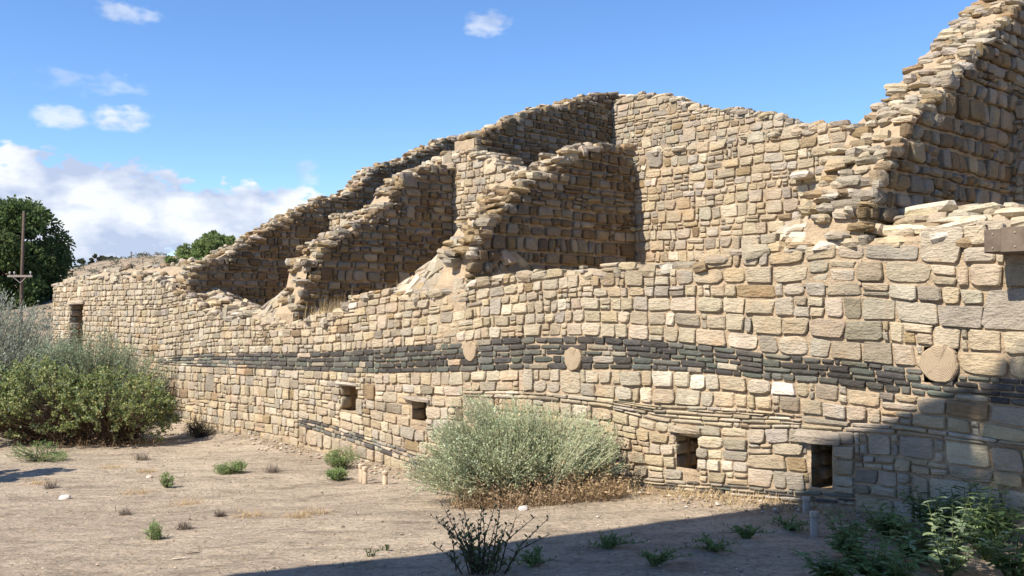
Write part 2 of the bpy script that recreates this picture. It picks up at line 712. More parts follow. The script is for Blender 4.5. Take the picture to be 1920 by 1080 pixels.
def course(wall, fr, lo, hi, u0, u1, wfn, r, kind, colfn, keep=None, holes=(), psplit=0.0, prot=(-0.003, 0.020), gap=0.010, smooth=False, **kw):
    """lay one course of stones between the curves lo(u) and hi(u)"""
    laid = []
    for a, b in rowcells(u0, u1, wfn, r):
        um = (a + b) / 2
        vm0, vm1 = lo(um), hi(um)
        if vm1 - vm0 < 0.015:
            continue
        if keep and not keep(um, (vm0 + vm1) / 2):
            continue
        for p, q in trim(a, b, vm0, vm1, holes):
            if q - p < 0.03:
                continue
            laid.append((p, q))
            if r.random() < (psplit if q - p > 0.1 else max(psplit, 0.6) if psplit else 0) and vm1 - vm0 > 0.075:
                k = r.uniform(0.38, 0.62)

                def mid(u, k=k):
                    return lo(u) + (hi(u) - lo(u)) * k
                parts = [(lo, mid), (mid, hi)]
            else:
                d0 = r.uniform(-0.006, 0.012) if r.random() < 0.5 else 0
                parts = [(lo, (lambda u, d0=d0: hi(u) - d0))]
            for l_, h_ in parts:
                cc = (p + q) / 2
                subs = [(p, q)]
                if len(parts) == 2 and q - p > 0.2 and r.random() < 0.5:
                    k2 = p + (q - p) * r.uniform(0.35, 0.65)
                    subs = [(p, k2), (k2, q)]
                for x0, x1 in subs:
                    vf = face_stone(fr, x0, x1, l_, h_, r, prot=r.uniform(*prot), gap=gap * r.uniform(0.6, 1.5), **kw)
                    wall.put(kind, vf, colfn(cc, (l_(cc) + h_(cc)) / 2), smooth)
    return laid


def courses(wall, fr, cs, u0, u1, wfn, r, kind, colfn, tall=0.25, **kw):
    """lay courses in pairs, here and there one taller stone standing through both"""
    i = 0
    n = len(cs) - 1
    while i < n:
        if i + 1 < n and r.random() < 0.85:
            u = u0
            while u < u1 - 1e-6:
                e = u + r.uniform(0.35, 1.3)
                if u1 - e < 0.3:
                    e = u1
                course(wall, fr, cs[i], cs[i + 1], u, e, wfn, r, kind, colfn, **kw)
                course(wall, fr, cs[i + 1], cs[i + 2], u, e, wfn, r, kind, colfn, **kw)
                u = e
                if u1 - u > 0.6 and r.random() < tall:
                    h = cs[i + 2](u) - cs[i](u)
                    if h < 0.30:
                        w = h * r.uniform(0.8, 1.3)
                        k2 = dict(kw)
                        k2['psplit'] = 0.0
                        course(wall, fr, cs[i], cs[i + 2], u, u + w, lambda q, w=w: (w, w), r, kind, colfn, **k2)
                        u += w
            i += 2
        else:
            course(wall, fr, cs[i], cs[i + 1], u0, u1, wfn, r, kind, colfn, **kw)
            i += 1


def core_mesh(name, fr, u0, u1, vb, vt, thick, parent, rise=lambda u: 0.0, holes=(), du=0.06, dv=0.06, rec=-0.015, amp=0.011, seed=0.0):
    """mud-mortar hearting of a wall: front skin (with openings), sloping top, back and ends"""
    acc = Acc()
    nu = max(2, int((u1 - u0) / du))
    vmin = min(vb(u0 + (u1 - u0) * i / nu) for i in range(nu + 1))
    vmax = max(vt(u0 + (u1 - u0) * i / nu) for i in range(nu + 1))
    nv = max(2, int((vmax - vmin) / dv))
    idx = {}

    def vert(i, j):
        k = (i, j)
        if k not in idx:
            u = u0 + (u1 - u0) * i / nu
            v = vmin + (vmax - vmin) * j / nv
            v = min(v, vt(u))
            n = rec + amp * nz(u * 9, v * 9, seed) + amp * 0.7 * nz(u * 2.1, v * 2.1, seed + 5)
            idx[k] = len(acc.v)
            acc.v.append(fr.P(u, v, n))
            acc.c.append(MORTAR)
        return idx[k]
    for i in range(nu):
        ua = u0 + (u1 - u0) * (i + 0.5) / nu
        tv = vt(ua)
        for j in range(nv):
            va = vmin + (vmax - vmin) * (j + 0.5) / nv
            if vmin + (vmax - vmin) * j / nv > tv or va < vb(ua) - 0.1:
                continue
            if any(a < ua < b and c < va < d for a, b, c, d in holes):
                continue
            f = (vert(i, j), vert(i + 1, j), vert(i + 1, j + 1), vert(i, j + 1))
            acc.f.append(tuple(reversed(f)) if fr.flip else f)
    # top, back, ends
    nt = 6
    prev = None
    for i in range(nu + 1):
        u = u0 + (u1 - u0) * i / nu
        t = vt(u)
        row = []
        for k in range(nt + 1):
            d = thick * k / nt
            q = rise(u) * k / nt + (0.03 * nz(u * 6, d * 6, seed + 11) if k else 0)
            row.append(len(acc.v))
            acc.v.append(fr.P(u, t + q, rec - d))
            acc.c.append(MORTAR)
        row.append(len(acc.v))
        acc.v.append(fr.P(u, vb(u) - 0.1, rec - thick))
        acc.c.append(MORTAR)
        if i in (0, nu):
            e = len(acc.v)
            acc.v.append(fr.P(u, vb(u) - 0.1, rec))
            acc.c.append(MORTAR)
            acc.f.append(tuple(row + [e]))
        if prev:
            for k in range(nt + 1):
                acc.f.append((prev[k], row[k], row[k + 1], prev[k + 1]))
        prev = row
    return acc.build(name, M_MORTAR, parent)


def top_blocks(wall, fr, u0, u1, vt, thick, r, kind, colfn, rise=lambda u: 0.0, step=(0.14, 0.3), hh=(0.035, 0.07), n0=0.02, sunk=0.0, prob=0.93):
    """broken stones left across the thickness along a ragged wall top"""
    u = u0
    while u < u1:
        w = r.uniform(*step)
        d = r.uniform(-0.02, 0.02) - n0
        slope = (vt(u + 0.05) - vt(u)) / 0.05
        while d < thick - 0.05:
            dd = r.uniform(0.10, 0.22)
            if r.random() < prob:
                h = r.uniform(*hh)
                uu = u + w / 2 + r.uniform(-0.03, 0.03)
                v = vt(uu) + rise(uu) * (d + dd / 2) / thick - h * r.uniform(0.6, 1.1) - sunk
                c = fr.P(uu, v, -(d + dd / 2))
                rot = Matrix.Rotation(r.uniform(-0.4, 0.4), 3, 'Z') @ Matrix.Rotation(r.uniform(-0.14, 0.14), 3, 'X') @ Matrix.Rotation(r.uniform(-0.14, 0.14), 3, 'Y')
                vf = block(c, rot @ (fr.eu * w * r.uniform(0.40, 0.66)), rot @ (fr.en * dd * r.uniform(0.45, 0.66)), rot @ Vector((0, 0, h)), r, r.choice((2.4, 3.0, 4.0)), 0.24)
                wall.put(kind, vf, colfn(uu, v), False)
            d += dd
        u += w * r.uniform(0.8, 1.0) / math.sqrt(1 + min(abs(slope), 8) ** 2 * 1.5)


# ------------------------------------------------------------------ ground
def build_ground():
    def axis(lo, hi, a, b, fine):
        xs = []
        x = a
        while x < b:
            xs.append(x)
            x += fine
        st = fine
        x = b
        while x < hi:
            xs.append(x)
            st *= 1.22
            x += st
        xs.append(hi)
        st = fine
        x = a
        left = []
        while x > lo:
            st *= 1.22
            x -= st
            left.append(max(x, lo))
        return list(reversed(left)) + xs
    X = axis(-900, 900, -11, 7, 0.09)
    Y = axis(-60, 1500, 3.5, 17, 0.09)
    acc = Acc()
    for y in Y:
        for x in X:
            z = ground_z(x, y)
            if y < 18 and -12 < x < 8:
                z += 0.008 * nz(x * 4, y * 4, 1.0) + 0.005 * nz(x * 11, y * 11, 2.0)
            acc.v.append(Vector((x, y, z)))
    nx = len(X)
    for j in range(len(Y) - 1):
        for i in range(nx - 1):
            acc.f.append((j * nx + i, j * nx + i + 1, (j + 1) * nx + i + 1, (j + 1) * nx + i))
    acc.c = [(0.3, 0.23, 0.16)] * len(acc.v)
    o = acc.build('ground', M_GROUND, None, True)
    o['kind'] = 'structure'
    return o


GROUND = build_ground()

# ------------------------------------------------------------------ the facade
T1, T2 = 2.8, 6.5                                   # rows of rooms behind the facade
SC1, SC3, SC4, SCR = -8.2, -4.48, -0.72, 3.93       # cross walls
S_L, S_R = -14.8, 7.0

band_t = fcurve([(298, 671), (350, 666), (407, 662), (500, 662), (573, 662), (640, 658), (707, 653), (780, 648), (857, 642), (900, 636), (1000, 630), (1100, 630), (1200, 637), (1290, 644), (1347, 650), (1430, 662), (1547, 672), (1647, 682), (1730, 692), (1797, 703), (1897, 710), (2100, 722)])
band_b = fcurve([(298, 683), (350, 686), (407, 688), (573, 695), (707, 700), (780, 698), (857, 697), (900, 695), (1000, 692), (1100, 693), (1200, 693), (1290, 697), (1347, 702), (1430, 711), (1547, 719), (1647, 733), (1730, 743), (1797, 750), (1897, 761), (2100, 785)])
thin_t = fcurve([(868, 733), (1000, 733), (1133, 746), (1233, 758), (1317, 762), (1400, 766), (1480, 773), (1580, 788), (1680, 795), (1813, 815), (1900, 829), (2100, 850)])
thin_b = fcurve([(868, 744), (1000, 748), (1133, 764), (1233, 790), (1317, 797), (1400, 803), (1480, 803), (1580, 808), (1680, 814), (1813, 829), (1900, 839), (2100, 862)])
front_top = fcurve([(95, 540), (140, 524), (200, 519), (260, 516), (300, 525), (330, 548), (380, 575), (430, 592), (500, 602), (560, 603), (610, 596), (640, 580), (655, 560), (700, 552), (760, 547), (830, 545), (880, 528), (940, 516), (1000, 511), (1100, 508), (1200, 500), (1290, 500), (1340, 484), (1400, 466), (1440, 462), (1500, 470), (1560, 462), (1640, 455), (1700, 448), (1800, 447), (1900, 440), (2100, 420)])


def front_base(s):
    return GS(s) - 0.12


def s_of(px, py=700):
    return on_front(px, py)[0]


S298, S870, S1400 = s_of(298), s_of(868), s_of(1400)
S560, S1600 = s_of(560), s_of(1600)
low_t = fcurve([(560, 783), (620, 797), (700, 823), (780, 849), (900, 869), (1230, 896), (1430, 914), (1600, 928)])
low_b = fcurve([(560, 799), (620, 818), (700, 844), (780, 872), (900, 891), (1230, 917), (1430, 935), (1600, 948)])


def rect(x0, x1, y0, y1):
    xm, ym = (x0 + x1) / 2, (y0 + y1) / 2
    return (s_of(x0, ym), s_of(x1, ym), on_front(xm, y1)[1], on_front(xm, y0)[1])


VENTS = [rect(638, 668, 721, 768), rect(768, 798, 749, 791), rect(1266, 1306, 808, 882), rect(1513, 1562, 828, 912)]
DOOR = rect(131, 155, 569, 690)
DISCS = []
for cx, cy, hh_ in ((883, 658, 19), (1076, 673, 22), (1762, 682, 36)):
    s, z = on_front(cx, cy)
    zt = on_front(cx, cy - hh_)[1]
    DISCS.append((s, z, zt - z))
HOLES = VENTS + [DOOR] + [(s - r_ * 0.93, s + r_ * 0.93, z - r_ * 0.86, z + r_ * 0.86) for s, z, r_ in DISCS]
BEAM_S = (on_front(1845, 450, -0.3)[0], on_front(1935, 450, -0.34)[0])
BEAM_Z = (on_front(1862, 474, -0.3)[1], on_front(1862, 430, -0.3)[1])
HOLES.append((BEAM_S[0] + 0.01, BEAM_S[1] - 0.01, BEAM_Z[0] + 0.01, BEAM_Z[1] - 0.01))


def cap_rise(s):
    return 0.03 + 0.27 * sstep(2.2, 3.6, s)


def build_front():
    r = random.Random(11)
    W = Wall('outer_wall', 'long sunlit sandstone facade with a dark stone band and small square vents', stz(-4, 0, 0))
    fr = FRONT

    special = [(*on_front(x, y), c, ds, dz) for x, y, c, ds, dz in ((1468, 727, (0.64, 0.58, 0.49), 0.06, 0.05), (364, 638, (0.66, 0.6, 0.5), 0.14, 0.04),
               (1398, 624, (0.13, 0.12, 0.115), 0.08, 0.05), (1850, 578, (0.27, 0.23, 0.195), 0.12, 0.06), (1335, 583, (0.30, 0.22, 0.14), 0.08, 0.05))]

    def col_main(s, z):
        for i, (a, b, c, ds, dz) in enumerate(special):
            if abs(s - a) < ds and abs(z - b) < dz:
                del special[i]
                return c
        right = sstep(1.5, 5, s)
        return pick(r, (0.75 - 0.16 * right, 0.16 + 0.17 * right, 0.03, 0.0, 0.03))

    def col_band(s, z):
        fade = 0.08 + 0.25 * sstep(-4.0, -8.5, s)
        if r.random() < fade:
            return pick(r, (0.25, 0.65, 0.05, 0, 0.05))
        c = pick(r, (0, 0, 0, 1, 0))
        k = 1.0 + 0.5 * sstep(-3.5, -8.0, s)
        return (c[0] * k, c[1] * k, c[2] * k)

    def lerp_rows(lo, hi, n, seed, amp, jit=0.22):
        fr_ = [0.0]
        for i in range(n):
            fr_.append(fr_[-1] + 1 + r.uniform(-jit, jit))
        fr_ = [q / fr_[-1] for q in fr_]
        cs = []
        for i, q in enumerate(fr_):
            edge = i in (0, n)
            cs.append(lambda s, q=q, i=i, edge=edge: lo(s) + (hi(s) - lo(s)) * q + (0 if edge else amp * nz(s * 1.3, i * 7.7, seed) + amp * nz(s * 4.1, i * 3.3, seed)))
        return cs

    def zone(lo, hi, u0, u1, n, wfn, kind, colfn, seed, amp=0.012, psplit=0.1, jit=0.22, **kw):
        cs = lerp_rows(lo, hi, n, seed, amp, jit)
        if kind != 'stone':
            for i in range(n):
                course(W, fr, cs[i], cs[i + 1], u0, u1, wfn, r, kind, colfn, holes=HOLES, psplit=psplit, **kw)
        else:
            courses(W, fr, cs, u0, u1, wfn, r, kind, colfn, holes=HOLES, psplit=psplit, **kw)

    def w_left(u):
        return (0.12, 0.31)

    def w_mid(u):
        return (0.13, 0.28)

    def w_right(u):
        return (0.16, 0.34)

    # below the band
    zone(front_base, band_t, S_L, S298, 11, w_left, 'stone', col_main, 1.0)
    zone(front_base, band_b, S298, S560, 9, w_left, 'stone', col_main, 2.0, psplit=0.12)
    zone(front_base, low_b, S560, S870, 2, w_left, 'stone', col_main, 2.2, psplit=0.12)
    zone(low_t, band_b, S560, S870, 7, w_left, 'stone', col_main, 2.4, psplit=0.12)
    zone(front_base, low_b, S870, S1600, 1, w_mid, 'stone', col_main, 2.6, psplit=0.2)
    zone(low_t, thin_b, S870, S1400, 5, w_mid, 'stone', col_main, 3.0, psplit=0.22)
    zone(low_t, thin_b, S1400, S1600, 4, w_right, 'stone', col_main, 3.5, psplit=0.16)
    zone(front_base, thin_b, S1600, S_R, 5, w_right, 'stone', col_main, 4.0, amp=0.018, psplit=0.16, jit=0.35)

    def col_low(s, z):
        if r.random() < 0.5:
            return pick(r, (0.5, 0.5, 0, 0, 0))
        c = pick(r, (0, 0, 0, 1, 0))
        return (c[0] * 1.35, c[1] * 1.35, c[2] * 1.35)
    zone(low_b, low_t, S560, S1600, 3, lambda u: (0.09, 0.26), 'dark_stone', col_low, 9.9, 0.008, 0, gap=0.010, edge=0.010, bulge=0.003, prot=(-0.004, 0.014))
    # thin slabs
    zone(thin_b, thin_t, S870, s_of(1150), 2, lambda u: (0.1, 0.4), 'slab', col_main, 5.0, 0.004, 0, gap=0.007, edge=0.007, bulge=0.003, prot=(0.0, 0.02))
    zone(thin_b, thin_t, s_of(1150), S1400 + 0.5, 5, lambda u: (0.1, 0.36), 'slab', col_main, 5.5, 0.006, 0, jit=0.4, gap=0.007, edge=0.007, bulge=0.003, prot=(0.0, 0.02))
    zone(thin_b, thin_t, S1400 + 0.5, S_R, 2, lambda u: (0.14, 0.5), 'slab', col_main, 6.0, 0.006, 0, gap=0.007, edge=0.007, bulge=0.003, prot=(0.0, 0.02))
    # two courses of big blocks between slabs and band
    zone(thin_t, band_b, S870, S1400, 2, w_mid, 'stone', col_main, 7.0, 0.008, 0.03, jit=0.1)
    zone(thin_t, band_b, S1400, S_R, 2, w_right, 'stone', col_main, 8.0, 0.018, 0.05, jit=0.15)
    # the dark band
    zone(band_b, band_t, S298, s_of(700), 4, lambda u: (0.14, 0.34), 'dark_stone', col_band, 9.0, 0.005, 0, gap=0.007, edge=0.008, bulge=0.002, rough=0.5, prot=(0.0, 0.012))
    zone(band_b, band_t, s_of(700), s_of(1430), 5, lambda u: (0.11, 0.32), 'dark_stone', col_band, 9.3, 0.005, 0, gap=0.008, edge=0.008, bulge=0.002, rough=0.5, prot=(0.0, 0.012))
    zone(band_b, band_t, s_of(1430), S_R, 4, lambda u: (0.10, 0.26), 'dark_stone', col_band, 9.6, 0.006, 0, gap=0.009, edge=0.009, bulge=0.002, rough=0.55, prot=(0.0, 0.012))
    # above the band up to the ragged top
    hrow = curve([(-15, 0.10), (-3, 0.10), (0, 0.106), (2.4, 0.125), (3.6, 0.145), (7, 0.15)])
    varr = [r.uniform(0.78, 1.24) for _ in range(16)]
    cum = [0]
    for q in varr:
        cum.append(cum[-1] + q)

    def brow(k):
        return lambda s: band_t(s) + cum[k] * hrow(s) + (0 if k == 0 else 0.016 * nz(s * 1.2, k * 5.1, 31) + 0.015 * nz(s * 4.3, k * 2.1, 33))

    courses(W, fr, [brow(k) for k in range(17)], S_L, S_R,
               lambda u: (0.11 + 0.06 * sstep(0, 4, u), 0.27 + 0.08 * sstep(0, 4, u)), r, 'stone', col_main,
               keep=lambda u, v: v < front_top(u) + 0.02 + 0.03 * nz(u * 3, 5), holes=HOLES, psplit=0.13,
               prot=(-0.002, 0.018), rough=1.15)
    # ragged top across the thickness
    rubble = lambda u, v: pick(r, (0.6, 0.25, 0.08, 0.0, 0.07))
    top_blocks(W, fr, S_L, S_R, lambda u: front_top(u) + 0.01, 0.62, r, 'rubble', rubble, cap_rise, (0.12, 0.30), (0.03, 0.065))
    top_blocks(W, fr, S_L, -5.0, lambda u: front_top(u) + 0.05 + 0.05 * nz(u * 2.0, 1.1), 0.6, r, 'rubble', rubble, lambda u: 0.06, (0.14, 0.32), (0.035, 0.07), prob=0.5)
    top_blocks(W, fr, 1.9, S_R, lambda u: front_top(u) + 0.03, 0.62, r, 'rubble', lambda u, v: pick(r, (0.5, 0.1, 0.0, 0, 0.4)), cap_rise, (0.25, 0.6), (0.03, 0.06), prob=0.5, n0=-0.12)
    core_mesh('mortar', fr, S_L, S_R, front_base, lambda u: front_top(u) - 0.015, 0.62, W.root, lambda u: cap_rise(u) - 0.05, HOLES, 0.06, 0.05, seed=2.0)

    # openings: recess lined with jamb stones, a lintel above
    for i, (a, b, c, d) in enumerate(VENTS + [DOOR]):
        deep = 0.5 if i < 4 else 0.7
        acc = Acc()
        m = 0.035
        P = fr.P
        a_, b_, c_, d_ = a - m, b + m, c - m, d + m
        vs = [P(a_, c_, -0.01), P(b_, c_, -0.01), P(b_, d_, -0.01), P(a_, d_, -0.01), P(a_, c_, -deep), P(b_, c_, -deep), P(b_, d_, -deep), P(a_, d_, -deep)]
        acc.add(vs, [(0, 4, 7, 3), (1, 2, 6, 5), (0, 1, 5, 4), (3, 7, 6, 2), (4, 5, 6, 7)], (0.40, 0.30, 0.19))
        acc.build('opening_lining', M_MORTAR, W.root)
        jf = Frame(fr.P(a, 0, 0), BK, DF)
        n = max(2, int(round((d - c) / 0.13)))
        for j in range(n):
            lo = c + (d - c) * j / n
            hi = c + (d - c) * (j + 1) / n
            for q0, q1 in ((0.0, r.uniform(0.16, 0.24)), (0.24, 0.42)):
                W.put('jamb_stone', face_stone(jf, q0, q1, lambda u, lo=lo: lo, lambda u, hi=hi: hi, r, prot=r.uniform(-0.01, 0.012), depth=0.05), pick(r), True)
        jf2 = Frame(fr.P(b, 0, 0), BK, -DF)
        for j in range(n):
            lo = c + (d - c) * j / n
            hi = c + (d - c) * (j + 1) / n
            W.put('jamb_stone', face_stone(jf2, 0.0, 0.22, lambda u, lo=lo: lo, lambda u, hi=hi: hi, r, prot=r.uniform(-0.01, 0.008), depth=0.05), pick(r), True)
        # lintel
        lh = (0.035, 0.04, 0.05, 0.095, 0.07)[i]
        col = ((0.46, 0.40, 0.32), (0.36, 0.30, 0.23), (0.38, 0.31, 0.22), (0.37, 0.31, 0.24), (0.42, 0.35, 0.26))[i]
        ext = 0.10 if i < 4 else 0.14
        c0 = fr.P((a + b) / 2, d + lh / 2 - 0.012, -0.12)
        vf = block(c0, DF * ((b - a) / 2 + ext), BK * 0.175, Vector((0, 0, lh / 2 + 0.006)), r, 8.0, 0.07)
        ac = Acc()
        ac.add(vf[0], vf[1], col)
        ac.build('lintel', M_STONE, W.root, False, None, c0)
        if i == 2:
            for q in range(2):
                c1 = fr.P((a + b) / 2, d - 0.035 - q * 0.0, -0.10 - 0.14 * q)
                ac = Acc()
                vf = block(c1, DF * ((b - a) / 2 + 0.02), BK * 0.05, Vector((0, 0, 0.022)), r, 4.0, 0.05)
                ac.add(vf[0], vf[1], (0.42, 0.34, 0.25))
                ac.build('lintel_pole', M_WOOD, W.root, False, None, c1)
        if i == 4:
            c1 = fr.P(a + (b - a) * 0.62, (c + d) / 2, -0.42)
            ac = Acc()
            vf = block(c1, DF * 0.03, BK * 0.03, Vector((0, 0, (d - c) / 2)), r, 9.0, 0.02)
            ac.add(vf[0], vf[1], (0.42, 0.32, 0.22))
            ac.build('door_post', M_WOOD, W.root, False, None, c1)
    W.emit({}, {'stone': 'stone_courses', 'dark_stone': 'dark_stone_courses', 'slab': 'slab_courses', 'rubble': 'rubble_courses'})
    # sawn ends of the roof beams in the band
    for s, z, r_ in DISCS:
        K = 72
        acc = Acc()
        vs = []
        rr = [r_ * (1 + 0.035 * math.sin(3 * k * 2 * math.pi / K + s) + 0.02 * math.sin(7 * k * 2 * math.pi / K + 2 * s) + r.uniform(-0.012, 0.012)) for k in range(K)]
        for n0, q in ((-0.1, 1.0), (0.016, 1.0), (0.026, 0.93), (0.028, 0.55)):
            for k in range(K):
                a = 2 * math.pi * k / K
                crack = 0
                vs.append(fr.P(s + math.cos(a) * rr[k] * q, z + math.sin(a) * rr[k] * q, n0 + crack))
        vs.append(fr.P(s, z, 0.028))
        fs = []
        for L in range(3):
            for k in range(K):
                fs.append((L * K + k, L * K + (k + 1) % K, (L + 1) * K + (k + 1) % K, (L + 1) * K + k))
        for k in range(K):
            fs.append((3 * K + k, 3 * K + (k + 1) % K, 4 * K))
        if fr.flip:
            fs = [tuple(reversed(f)) for f in fs]
        # local axes with z along the log, so the rings are centred on it
        m4 = Matrix((DF, Vector((0, 0, 1)), -BK)).transposed().to_4x4()
        o = fr.P(s, z, 0)
        m4.translation = o
        inv = m4.inverted()
        acc.add([inv @ v for v in vs], fs, (0.40, 0.315, 0.215))
        ob = acc.build('log_end', M_LOG, None)
        ob.matrix_world = m4
        ob.parent = W.root
        ob.matrix_parent_inverse = Matrix.Translation(-W.root.location)
    return W


build_front()


# ------------------------------------------------------------------ cross walls and inner walls
def build_inner(name, label, fr, u0, u1, top, base, thick, seed, wts, rowh=(0.085, 0.14), rise=lambda u: 0.0, keep=None, prot=(0.0, 0.028), ws=(0.11, 0.27), blocks=True, bstep=(0.12, 0.27), extra=0.0, gap=0.019, edge=0.017, bulge=0.007, rec=-0.038, smooth=False, ledges=(), patina_shade=0.64, bh=(0.028, 0.06)):
    r = random.Random(seed)
    W = Wall(name, label, fr.P((u0 + u1) / 2, base((u0 + u1) / 2), -thick / 2))
    colf = lambda u, v: pick(r, wts)
    facecol = lambda u, v: tuple(q * patina_shade for q in pick(r, wts))  # weathered tone, darkened further to deepen shade on the cross wall faces
    vmin = min(base(u0 + (u1 - u0) * i / 40) for i in range(41))
    vmax = max(top(u0 + (u1 - u0) * i / 40) for i in range(41))
    v = vmin
    k = 0
    rows = [v]
    while v < vmax + 0.1:
        v += r.uniform(*rowh) * (1.35 if r.random() < 0.12 else 1)
        rows.append(v)

    def bound(i):
        return lambda u: rows[i] + 0.018 * nz(u * 1.1, i * 3.7, seed) + 0.016 * nz(u * 3.9, i * 1.7, seed)
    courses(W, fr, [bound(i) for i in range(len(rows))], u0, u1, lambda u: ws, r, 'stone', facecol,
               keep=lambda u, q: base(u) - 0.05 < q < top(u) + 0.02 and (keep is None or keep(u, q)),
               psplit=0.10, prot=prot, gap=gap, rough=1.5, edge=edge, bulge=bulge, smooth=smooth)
    if blocks:
        top_blocks(W, fr, u0, u1, lambda u: top(u) + 0.02, thick, r, 'rubble', colf, rise, bstep, bh)
        if extra:
            top_blocks(W, fr, u0, u1, lambda u: top(u) + 0.06, thick, r, 'rubble', colf, rise, bstep, bh, prob=extra)
    core_mesh('mortar', fr, u0, u1, base, lambda u: top(u) - 0.005, thick, W.root, rise, (), 0.08, 0.08, seed=seed * 1.7, rec=rec)
    for (u, v, n0, a, b, h, c) in ledges:
        W.put('projecting_stone', block(fr.P(u, v, n0), fr.eu * a, fr.en * b, Vector((0, 0, h)), r, 3.5, 0.12), c, False, True)
    W.emit({}, {'stone': 'stone_courses', 'rubble': 'rubble_courses'})
    return W


def cross_frame(sc):
    return Frame(ORG + DF * sc, BK, DF)


def back_frame(t):
    return Frame(ORG + BK * t, DF, -BK)


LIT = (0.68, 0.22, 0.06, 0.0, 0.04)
WORN_SHADE = (0.26, 0.32, 0.42, 0.0, 0.0)  # weathered brown stone, browned further to warm the cross walls' shade
F12 = lambda v: (lambda u: v)

# inner walls parallel to the facade
b1_top = curve([on_front(x, y, T1) for x, y in ((560, 420), (606, 408), (640, 406), (684, 397), (725, 398), (760, 330), (833, 291), (880, 285), (915, 298), (960, 328), (1000, 348), (1100, 350), (1195, 310), (1215, 283), (1300, 275), (1374, 262), (1440, 254), (1490, 245), (1540, 237), (1600, 234), (1750, 215), (2000, 190))])
build_inner('inner_wall', 'sunlit coursed sandstone wall standing one room behind the facade', back_frame(T1), SC1, 5.8, b1_top, F12(1.3), 0.55, 21, LIT, ledges=[(*on_front(1500, 328, T1 - 0.12), 0.04, 0.13, 0.13, 0.04, (0.52, 0.46, 0.38))], extra=0.3, prot=(-0.002, 0.016), gap=0.011, edge=0.008, bulge=0.003, rec=-0.014, smooth=False, patina_shade=1.0, ws=(0.11, 0.27))
b2_top = curve([on_front(x, y, T2) for x, y in ((860, 300), (1100, 230), (1172, 180), (1200, 178), (1232, 178), (1258, 183), (1288, 195), (1300, 204), (1350, 206), (1400, 209), (1440, 219), (1475, 226), (1490, 234), (1510, 242), (1600, 262), (1800, 280))])
build_inner('rear_wall', 'pale sunlit sandstone wall at the very back, its ragged top against the sky', back_frame(T2), SC3 - 0.5, 3.6, b2_top, F12(2.4), 0.5, 22, LIT, extra=0.3, prot=(-0.002, 0.016), gap=0.011, edge=0.008, bulge=0.003, rec=-0.014, smooth=False, patina_shade=1.0, ws=(0.13, 0.30))

# cross walls, their right hand faces in shade, tops broken down towards the facade
c1_top = curve([(0.0, 1.62), (0.10, 1.75)] + [on_cross(x, y, SC1) for x, y in ((372, 500), (414, 482), (436, 470), (455, 460), (484, 443), (517, 422), (561, 396), (604, 377), (630, 372), (658, 362), (690, 333), (705, 314), (741, 306), (762, 303), (780, 290), (819, 272), (840, 262), (871, 255), (905, 252))])
build_inner('cross_wall', 'leftmost shaded cross wall, long and stepping down to the low rubble', cross_frame(SC1), 0.0, 6.3, c1_top, F12(1.3), 0.5, 23, WORN_SHADE, extra=0.35)
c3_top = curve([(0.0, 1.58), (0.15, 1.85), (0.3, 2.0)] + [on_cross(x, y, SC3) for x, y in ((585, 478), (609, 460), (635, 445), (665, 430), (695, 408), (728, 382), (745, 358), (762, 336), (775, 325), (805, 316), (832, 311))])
build_inner('cross_wall', 'middle cross wall stub with dry grass at its foot, half in shade', cross_frame(SC3), 0.0, T1 - 0.02, c3_top, F12(1.3), 0.5, 24, WORN_SHADE, extra=0.35)
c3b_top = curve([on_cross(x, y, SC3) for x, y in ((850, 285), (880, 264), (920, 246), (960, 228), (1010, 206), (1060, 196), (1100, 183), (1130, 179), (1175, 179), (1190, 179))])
build_inner('cross_wall', 'tall shaded cross wall climbing to the highest corner against the sky', cross_frame(SC3), T1 + 0.45, T2 + 0.3, c3b_top, F12(2.0), 0.5, 25, WORN_SHADE, extra=0.3)
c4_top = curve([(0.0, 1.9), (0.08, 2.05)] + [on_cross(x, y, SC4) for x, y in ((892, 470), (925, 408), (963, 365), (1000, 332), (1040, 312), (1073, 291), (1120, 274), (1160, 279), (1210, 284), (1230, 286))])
build_inner('cross_wall', 'broad shaded cross wall with even courses in the middle of the ruin', cross_frame(SC4), 0.0, T1 - 0.02, c4_top, F12(1.3), 0.52, 26, WORN_SHADE, extra=0.4)
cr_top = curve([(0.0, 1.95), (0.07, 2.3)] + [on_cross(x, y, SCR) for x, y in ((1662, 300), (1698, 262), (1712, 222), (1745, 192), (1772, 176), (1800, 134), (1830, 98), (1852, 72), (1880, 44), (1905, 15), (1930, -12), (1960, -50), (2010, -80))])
build_inner('cross_wall', 'tall shaded cross wall with sunlit stepped end at the right edge', cross_frame(SCR), 0.0, 5.2, cr_top, F12(1.9), 0.5, 27, (0.28, 0.44, 0.28, 0.0, 0.0), rowh=(0.09, 0.16), extra=0.2, bstep=(0.09, 0.19), bh=(0.022, 0.05), ws=(0.12, 0.27))


